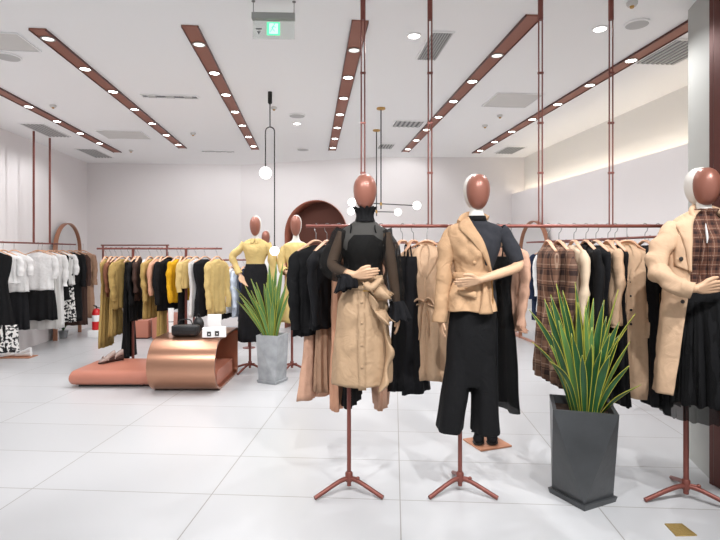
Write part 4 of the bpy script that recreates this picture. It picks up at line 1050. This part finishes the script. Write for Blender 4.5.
# --- mannequin in half trench jacket and black culottes
def mannequin2():
    d = 3.05; P = Px(460, d); X, Z, A = P.X, P.Z, P.A
    r = empty('mannequin', W(460, d), -PSI); tag(r, 'mannequin in one-sided beige jacket, grey knit top and black culottes', 'mannequin')
    mann_base(r, 1, (210, 328, 90), tall=Z(400))
    mann_head(r, X(477), Z(174), Z(210), turn=.15, bw=.072)
    torso(r, [row(P, 203, 471, 482, .034), row(P, 214, 469, 484, .038), row(P, 221, 465, 488, .046), row(P, 229, 453, 500, .06), row(P, 240, 453, 498, .09), row(P, 252, 455, 496, .098), row(P, 272, 460, 490, .076), row(P, 290, 455, 494, .09), row(P, 335, 450, 496, .1)])
    kn = [row(P, 219, 468, 486, .046), row(P, 222, 465, 489, .05), row(P, 225, 456, 498, .06), row(P, 230, 451, 503, .07), row(P, 240, 452, 500.5, .098, .001), row(P, 252, 454, 498, .106, .002), row(P, 272, 458, 492, .085, .003), row(P, 290, 454, 495, .095, .003), row(P, 306, 452, 496, .1, .003)]
    k_ = body('knit_top', kn, 'charcoal', r, nseg=60, wr=.004, open_top=True)
    body('neckband', [row(P, 215.5, 468.5, 485.5, .046), row(P, 221, 467.5, 487, .05)], 'black', k_, nseg=36, n=2, open_top=True)
    b = nb(); stube(b, [A(499, 230, 0, .043), A(505, 237, 0, .046), A(512, 250, -.012, .044), A(517, 262, -.022, .04)], n=6, seg=18, wr=.008, caps=False); solid(obj('sleeve', b, 'charcoal', k_), .004)
    arm(r, [A(500, 233, 0, .036), A(511, 252, -.01, .034), A(518, 264, -.03, .033), A(513, 269, -.075, .029), A(495, 275, -.14, .026), A(479, 280, -.17, .019)], (-1, -.05, -.16), (0, -.5, 1), (.0, 1, .1), curl=.3, name='bent_arm', sc_=.88)
    # culottes
    b = nb()
    def rings(prof, kk, ph):
        out = []
        for z, a, b_, cx, cy, fa in prow(prof, 6):
            out.append([(cx + (a + fa * math.cos(kk * t + ph)) * math.cos(t), cy - (b_ + fa * math.cos(kk * t + ph)) * math.sin(t), z) for t in [2 * PI * i / 48 for i in range(48)]])
        loft(b, out)
    rings([row(P, 290, 454, 495, .1), row(P, 310, 450.5, 496, .11, .002), row(P, 350, 446.5, 497, .112, .003), row(P, 388, 446, 494, .09, .002)], 6, 1)
    rings([row(P, 340, 449, 469, .09, 0), row(P, 370, 445.5, 469.5, .1, .002), row(P, 398, 441, 468, .11, .004), row(P, 418, 438.5, 464.5, .114, .005), row(P, 435, 436, 462.5, .118, .007)], 5, .4)
    rings([row(P, 340, 471, 493, .09, 0), row(P, 370, 471, 496, .1, .002), row(P, 398, 472, 497.5, .11, .004), row(P, 418, 472, 498, .114, .005), row(P, 437, 471.5, 499.5, .118, .007)], 5, 2.2)
    c = obj('culottes', b, 'black', r)
    md = c.modifiers.new('skin', 'REMESH'); md.mode = 'VOXEL'; md.voxel_size = .007; md.use_smooth_shade = True
    sm = c.modifiers.new('soft', 'SMOOTH'); sm.factor = .6; sm.iterations = 8
    b = nb(); tube(b, [A(497, 318, -.04), A(498.3, 432, -.05)], .004, 6); 
    obj('side_seam', b, 'black2', c)
    # jacket: wraps viewer-left side and back; front edge runs diagonally from the neck to the hip
    jk = [row(P, 219, 464, 489, .054), row(P, 223, 455, 498, .066), row(P, 228, 447, 500, .078), row(P, 240, 447.5, 500, .11, .001), row(P, 252, 450, 499, .12, .003), row(P, 264, 453, 495, .108, .004), row(P, 274, 454.5, 493, .1, .004), row(P, 284, 452, 496, .115, .007), row(P, 298, 448.5, 499, .13, .012), row(P, 312, 446, 501, .142, .015)]
    def edge(z):
        pts = [(Z(219), 468), (Z(228), 472), (Z(240), 478), (Z(252), 482.5), (Z(264), 486), (Z(276), 489), (Z(290), 489), (Z(303), 491), (Z(316), 491)]
        for a, b_ in zip(pts, pts[1:]):
            if a[0] >= z >= b_[0]: u = (a[0] - z) / (a[0] - b_[0]); return X(a[1] + (b_[1] - a[1]) * u)
        return X(pts[0][1] if z > pts[0][0] else pts[-1][1])
    rows = sorted(jk, key=lambda q: -q[0])
    def rng(z):
        for a, b_ in zip(rows, rows[1:]):
            if a[0] >= z >= b_[0]: break
        u = max(0, min(1, (a[0] - z) / (a[0] - b_[0]))); hxx = a[1] + (b_[1] - a[1]) * u; cx = a[3] + (b_[3] - a[3]) * u
        t = math.acos(max(-1, min(1, (edge(z) - cx) / hxx)))
        return t, PI * 1.62
    j = body('jacket', jk, 'tan2', r, nseg=56, wr=.014, rng=rng, seed=9, n=6, th=.006)
    patch('lapel', jk, [(X(462), Z(218)), (X(456.5), Z(228)), (X(466), Z(240)), (X(478), Z(256)), (X(487), Z(272))], [(X(467), Z(217)), (X(471), Z(227)), (X(477.5), Z(239)), (X(483), Z(254)), (X(489), Z(273))], .012, 'tan2', j, bow=.006)
    b = nb(); stube(b, [A(459, 223, -.03, .014), A(464, 217.5, .01, .017), A(476, 215, .055, .018), A(488, 219, .03, .014)], n=5, seg=10, flat=1.5); obj('collar', b, 'tan2', j)
    b = nb(); stube(b, [A(455, 230, 0, .042), A(449, 239, 0, .046), A(445.5, 256, -.005, .045), A(443.5, 280, -.01, .042), A(441.5, 305, -.015, .04), A(440.5, 322, -.018, .039)], n=7, seg=22, wr=.016, seed=5, caps=False); sl = solid(obj('sleeve', b, 'tan2', j), .005)
    b = nb(); tube(b, [A(441.3, 311, -.016), A(440.9, 315, -.017)], .043, 18); obj('cuff_strap', b, 'tan2', sl)
    arm(r, [A(455, 233, 0, .035), A(446, 262, -.005, .032), A(442, 295, -.012, .026), A(441, 317, -.018, .02)], (.0, -.05, -1), (.3, -1, 0), (1, .2, 0), curl=.25, sc_=.75, name='straight_arm')
    # belt, buckle, peplum pocket
    body('belt', [row(P, 272.5, 453.5, 494.5, .108), row(P, 279.5, 452.5, 495.5, .113)], 'tan2', j, nseg=44, n=2, wr=.003, rng=lambda z: (.72, PI * 1.62))
    patch('pocket_flap', jk, [(X(455), Z(288)), (X(471), Z(290))], [(X(455), Z(293)), (X(471), Z(296))], .016, 'tan2', j, nu=2)
    patch('pleat', jk, [(X(478), Z(281)), (X(476), Z(296)), (X(473), Z(311))], [(X(481), Z(281)), (X(484), Z(296)), (X(487), Z(311))], .012, 'tan2', j, nu=4, bow=.012)
    button(jk, X(470), Z(262), j, off=.012, r=.01, m='tan2')
    b = nb(); stube(b, [A(491, 276, -.11, .006), A(492.5, 290, -.12, .007), A(493, 305, -.12, .006)], n=4, seg=8, flat=.4); obj('belt_end', b, 'gold', j)
mannequin2()

# --- mannequin in open trench, plaid blouse and tulle skirt
def mannequin3():
    d = 2.95; P = Px(686, d); X, Z, A = P.X, P.Z, P.A; XF = lambda q: A(q, 0, -.125)[0]
    r = empty('mannequin', W(686, d), -PSI); tag(r, 'mannequin in open beige trench, plaid blouse and black tulle skirt', 'mannequin')
    mann_base(r, 1.15, (189, 318, 75), tall=Z(390))
    mann_head(r, X(703), Z(167.5), Z(206), turn=.1, bw=.073)
    torso(r, [row(P, 200, 697, 710, .036), row(P, 212, 696, 712, .04), row(P, 219, 691, 716, .048), row(P, 227, 680, 727, .06), row(P, 240, 680, 726, .09), row(P, 270, 686, 718, .078), row(P, 292, 682, 722, .09), row(P, 340, 678, 726, .1)])
    bl = [row(P, 211, 695, 713, .048), row(P, 218, 690, 718, .055), row(P, 226, 677, 731, .07), row(P, 240, 676, 731, .105, .003), row(P, 256, 679, 728, .11, .006), row(P, 272, 683, 724, .095, .008), row(P, 290, 680, 726, .1, .004)]
    bo = body('blouse', bl, 'plaid2', r, nseg=64, k=(8, 13), wr=.006, open_top=True)
    b = nb(); rings = []
    for u in range(5):
        R0, AM, zz = .046 + .004 * u, .002 + .0025 * u, Z(216 - u * 1.7)
        rings.append([(X(704) + (R0 + AM * math.sin(10 * a)) * math.cos(a), (R0 + AM * math.sin(10 * a)) * math.sin(a), zz) for a in [2 * PI * s / 70 for s in range(70)]])
    loft(b, rings, cap0=False, cap1=False); solid(obj('ruffled_collar', b, 'plaid2', bo), .003)
    b = nb(); stube(b, [A(705, 222, -.09, .004), A(707, 236, -.115, .01), A(707, 243, -.12, .004)], n=4, seg=8, flat=.5); obj('pendant', b, 'paper', bo)
    for s in (-1, 1):
        b = nb(); stube(b, [A(705, 222, -.09, .005), A(705 + s * 3, 245, -.125, .006), A(704 + s * 4, 275, -.125, .006)], n=5, seg=8, flat=.4); obj('neck_tie', b, 'plaid2', bo)
    sk = [row(P, 286, 680, 726, .105, .001), row(P, 300, 677, 729, .12, .004), row(P, 340, 672, 736, .15, .012), row(P, 380, 669, 741, .17, .018), row(P, 408, 668, 744, .18, .022)]
    s_ = body('skirt', sk, 'black', r, nseg=120, k=(17, 27), wr=.006, open_top=True, seed=3)
    sk2 = [(z - .01, a * 1.03, b_ * 1.04, cx, cy, f * 1.2) for z, a, b_, cx, cy, f in sk[1:]] ; sk2[-1] = (Z(415),) + sk2[-1][1:]
    body('tulle_layer', sk2, 'tulle', s_, nseg=130, k=(23, 37), wr=.008, open_top=True, seed=8, th=0)
    # coat, open down the front
    ct = [row(P, 213, 689, 718, .06), row(P, 218, 681, 727, .075), row(P, 225, 668, 741, .09), row(P, 240, 666, 742, .125, .002), row(P, 262, 666, 741, .135, .006), row(P, 290, 665, 742, .14, .008), row(P, 330, 661, 747, .155, .012), row(P, 370, 657.5, 750, .17, .014), row(P, 399, 655.5, 752, .175, .015)]
    def XS(q, py):
        y = -.1
        for _ in range(6):
            x, _y, z = A(q, py, y); y = surf_y(ct, x, z, 0)
        return x, z
    le = [XS(q, py)[::-1] for py, q in ((213, 692), (225, 690), (250, 690), (285, 690), (330, 683), (370, 677), (400, 672))]
    rows = sorted(ct, key=lambda q: -q[0])
    def rng(z):
        for a, b_ in zip(rows, rows[1:]):
            if a[0] >= z >= b_[0]: break
        u = max(0, min(1, (a[0] - z) / (a[0] - b_[0]))); hxx = a[1] + (b_[1] - a[1]) * u; cx = a[3] + (b_[3] - a[3]) * u
        ex = le[0][1]
        for a, b_ in zip(le, le[1:]):
            if a[0] >= z >= b_[0]: v = (a[0] - z) / (a[0] - b_[0]); ex = a[1] + (b_[1] - a[1]) * v
        if z < le[-1][0]: ex = le[-1][1]
        t = math.acos(max(-1, min(1, (ex - cx) / hxx)))
        return t, 2 * PI + .55
    c = body('trench_coat', ct, 'tan', r, nseg=70, wr=.009, rng=rng, seed=6, n=6, th=.006)
    patch('lapel', ct, [XS(688, 211), XS(671, 221), XS(676, 232), XS(684, 252), XS(687, 272)], [XS(694, 211), XS(692, 222), XS(691, 234), XS(690.5, 252), XS(690, 272)], .014, 'tan', c, bow=.008)
    b = nb(); stube(b, [(X(688), -.055, Z(219), .01), (X(690), -.01, Z(212), .015), (X(704), .06, Z(206), .018), (X(717), -.01, Z(212), .015), (X(720), -.055, Z(219), .01)], n=5, seg=10, flat=1.5); obj('collar', b, 'tan', c)
    patch('storm_flap', ct, [XS(669, 232), XS(668, 248), XS(668, 266)], [XS(688, 240), XS(689, 258), XS(690, 272)], .012, 'tan', c, nu=5, wr=.006)
    button(ct, *XS(678, 259), c, off=.02, r=.013); button(ct, *XS(672, 300), c, off=.01, r=.011)
    b = nb(); stube(b, [A(676, 228, 0, .052), A(664, 240, -.01, .06), A(659, 256, -.02, .054), A(657, 270, -.045, .052), A(664, 279, -.12, .047), A(680, 286, -.17, .042), A(693, 290, -.2, .038)], n=7, seg=24, wr=.026, seed=7, caps=False); sl = solid(obj('sleeve', b, 'tan', c), .005)
    b = nb(); tube(b, [A(680, 286, -.17), A(684, 287, -.178)], .046, 20); obj('cuff_strap', b, 'tan', sl)
    b = nb(); stube(b, [(X(729), 0, Z(228), .052), (X(739), -.005, Z(242), .056), (X(742), -.01, Z(262), .05), (X(743), -.015, Z(290), .045), (X(743), -.02, Z(318), .042)], n=7, seg=22, wr=.016, seed=11, caps=False); solid(obj('sleeve', b, 'tan', c), .005)
    arm(r, [(X(731), 0, Z(232), .036), (X(741), -.01, Z(262), .032), (X(743), -.015, Z(295), .026), (X(743), -.02, Z(318), .02)], (0, -.05, -1), (-.3, -1, 0), (-1, .2, 0), curl=.25, sc_=.85, name='straight_arm')
    arm(r, [A(676, 232, 0, .036), A(662, 256, -.02, .034), A(658, 272, -.06, .032), A(680, 286, -.17, .027), A(697, 288.5, -.2, .023)], (1, -.05, .1), (0, -.4, 1), (0, 1, 0), curl=.22, name='bent_arm', sc_=1.05)
mannequin3()

# --- background mannequins
def mann_small(px, d, S, label, kind):
    P = Px(px, d); X, Z, A = P.X, P.Z, P.A
    r = empty('mannequin', W(px, d), -PSI); tag(r, label, 'mannequin')
    mann_base(r, 1.15, (190, 250, 330), tall=.95)
    if kind == 'A':
        hx_ = 255.5; mann_head(r, X(hx_), Z(216), Z(236), bw=.066)
        torso(r, [row(P, 233, 253, 258, .03), row(P, 239, 252, 259.5, .036), row(P, 242, 248, 264, .045), row(P, 246, 244, 267, .07), row(P, 262, 249, 262, .07), row(P, 280, 246, 265, .09)])
        sh = [row(P, 238.5, 251.5, 260, .04), row(P, 241, 246, 265, .055), row(P, 245, 242.5, 269, .08, .002), row(P, 252, 244, 268, .1, .004), row(P, 262, 247, 265, .09, .004), row(P, 268, 246, 266, .09, .003)]
        s_ = body('shirt', sh, 'yell', r, nseg=48, wr=.01, open_top=True)
        for s in (-1, 1):
            patch('collar_tip', sh, [(X(255.7), Z(239)), (X(255.7 + s * 1), Z(243.5))], [(X(255.7 + s * 3.5), Z(238.5)), (X(255.7 + s * 4.5), Z(243))], .012, 'yell', s_, nu=3)
        b = nb(); stube(b, [A(245, 244, 0, .045), A(238.5, 250, -.01, .044), A(232.5, 257, -.02, .044), A(235, 265, -.05, .037), A(239.5, 274, -.08, .03)], n=6, seg=16, wr=.02, caps=False); obj('sleeve', b, 'yell', s_)
        b = nb(); stube(b, [A(267, 244, 0, .05), A(271, 252, 0, .055), A(273, 264, -.01, .05), A(273, 280, -.01, .04)], n=6, seg=16, wr=.02, caps=False); obj('sleeve', b, 'yell', s_)
        arm(r, [A(234, 264, -.04, .03), A(237, 270, -.06, .026), A(240.5, 275.5, -.085, .02)], (.55, -.3, -.8), (-.6, -.6, .0), (.6, .3, 0), curl=.2, name='bent_arm')
        body('skirt', [row(P, 264, 246.5, 265, .095), row(P, 275, 243.5, 268, .12, .004), row(P, 305, 240, 269, .15, .012), row(P, 342, 237.5, 264, .16, .016)], 'black2', r, nseg=64, k=(6, 10), wr=.006, open_top=True)
    elif kind == 'B':
        hx_ = 296; mann_head(r, X(hx_), Z(215), Z(236), bw=.066)
        torso(r, [row(P, 233, 293.5, 298.5, .03), row(P, 240, 292, 300, .036), row(P, 243, 287, 305, .045), row(P, 247, 284, 308, .07), row(P, 262, 289, 303, .07), row(P, 280, 286, 306, .09)])
        dr = [row(P, 242.5, 289.5, 302.5, .06), row(P, 244, 285, 307, .07), row(P, 247, 283, 309, .085, .002), row(P, 258, 285, 307, .1, .004), row(P, 268, 288, 305, .09, .004), row(P, 290, 284, 308, .12, .01), row(P, 323, 280.5, 311, .15, .016)]
        s_ = body('dress', dr, 'yell', r, nseg=64, wr=.01, open_top=True, k=(6, 10))
        for s, x0 in ((-1, 285), (1, 307)):
            b = nb(); stube(b, [A(x0, 247, 0, .045), A(x0 + s * 3, 256, -.01, .052), A(x0 + s * 3, 268, -.03, .05), A(x0 - s * 1, 272, -.1, .042)] if s < 0 else [A(x0, 247, 0, .045), A(x0 + 3, 256, 0, .05), A(x0 + 3, 268, -.02, .045), A(x0 + 3, 285, -.03, .04)], n=6, seg=16, wr=.018, caps=False); obj('sleeve', b, 'yell', s_)
        arm(r, [A(283, 264, -.03, .03), A(284, 270, -.07, .027), A(287, 272.5, -.11, .02)], (1, -.1, .05), (0, -.3, 1), (0, 1, 0), curl=.3, name='bent_arm')
    else:
        mann_head(r, X(px), Z(230.5), Z(245), bw=.066)
        torso(r, [row(P, 243, px - 2, px + 2, .03), row(P, 248, px - 3, px + 3, .036), row(P, 251, px - 9, px + 9, .06), row(P, 270, px - 6, px + 6, .07), row(P, 285, px - 8, px + 8, .09)])
        sh = [row(P, 247.5, px - 4, px + 4, .05), row(P, 250, px - 8, px + 8, .06), row(P, 253, px - 10.5, px + 10.5, .08), row(P, 266, px - 9, px + 9, .1, .005), row(P, 285, px - 9, px + 9, .1, .01)]
        s_ = body('blouse', sh, 'white', r, nseg=48, wr=.01, open_top=True)
        for s in (-1, 1):
            b = nb(); stube(b, [A(px + s * 9, 253, 0, .045), A(px + s * 12, 262, 0, .05), A(px + s * 12, 280, -.02, .04)], n=5, seg=14, wr=.015); obj('sleeve', b, 'white', s_)
        body('skirt', [row(P, 280, px - 8, px + 8, .1), row(P, 300, px - 10, px + 10, .12, .01), row(P, 325, px - 12, px + 13, .14, .015)], 'navy', r, nseg=48, wr=.006, open_top=True)
mann_small(250, 6.15, .98, 'mannequin in pale yellow shirt and black skirt, hand on hip', 'A')
mann_small(292, 6.15, .98, 'mannequin in long pale yellow dress before the arched alcove', 'B')
mann_small(266, 8.1, .93, 'mannequin in white top mostly hidden behind the yellow shirt', 'C')

# ------------------------------------------------------------------ LIGHT
# shop-front downlights above and behind the viewpoint
for (x, y, tx, ty) in ((-1.2, 1.2, -.6, 3.4), (.1, 1.1, .35, 3.1), (1.2, 1.1, 1.1, 3.1), (2.1, 1.3, 2.1, 3.0), (-2.6, 1.6, -2.6, 4)):
    o = empty('ceiling_spotlight', (x, y, CEIL)); tag(o, 'recessed shop-front spotlight above the camera', 'ceiling light', 'shop-front spotlights')
    b = nb(); lathe(b, [(.06, -.001), (.06, -.01), (.045, -.014), (.044, -.004)]); obj('ring', b, 'ceil', o)
    b = nb(); lathe(b, [(.043, -.003), (.043, -.007), (.01, -.009)]); obj('lens', b, 'lamp', o)
    spot((x, y, CEIL - .03), 180, tgt=(tx, ty, .9), size=1.15, rad=.03)
w = bpy.data.worlds.new('world'); sc.world = w; w.use_nodes = True
w.node_tree.nodes['Background'].inputs[0].default_value = (.98, .99, 1, 1)
w.node_tree.nodes['Background'].inputs[1].default_value = .8

# ------------------------------------------------------------------ CAMERA
cam = bpy.data.cameras.new('camera'); co = bpy.data.objects.new('camera', cam); col.objects.link(co)
co.location = (0, 0, CAMZ); co.rotation_euler = (PI / 2, 0, -PSI)
cam.sensor_fit = 'HORIZONTAL'; cam.sensor_width = 36; cam.lens = 36 * F / 720
cam.shift_y = -(270 - HY) / 720
cam.clip_start = .05; cam.clip_end = 60
sc.camera = co
sc.view_settings.view_transform = 'Standard'
try: sc.view_settings.look = 'None'
except Exception: pass
sc.view_settings.gamma = 1; sc.view_settings.use_curve_mapping = False
sc.view_settings.exposure = -0.12
sc.cycles.max_bounces = 8; sc.cycles.diffuse_bounces = 5; sc.cycles.transparent_max_bounces = 16
sc.cycles.use_denoising = True
sc.cycles.sample_clamp_indirect = 6
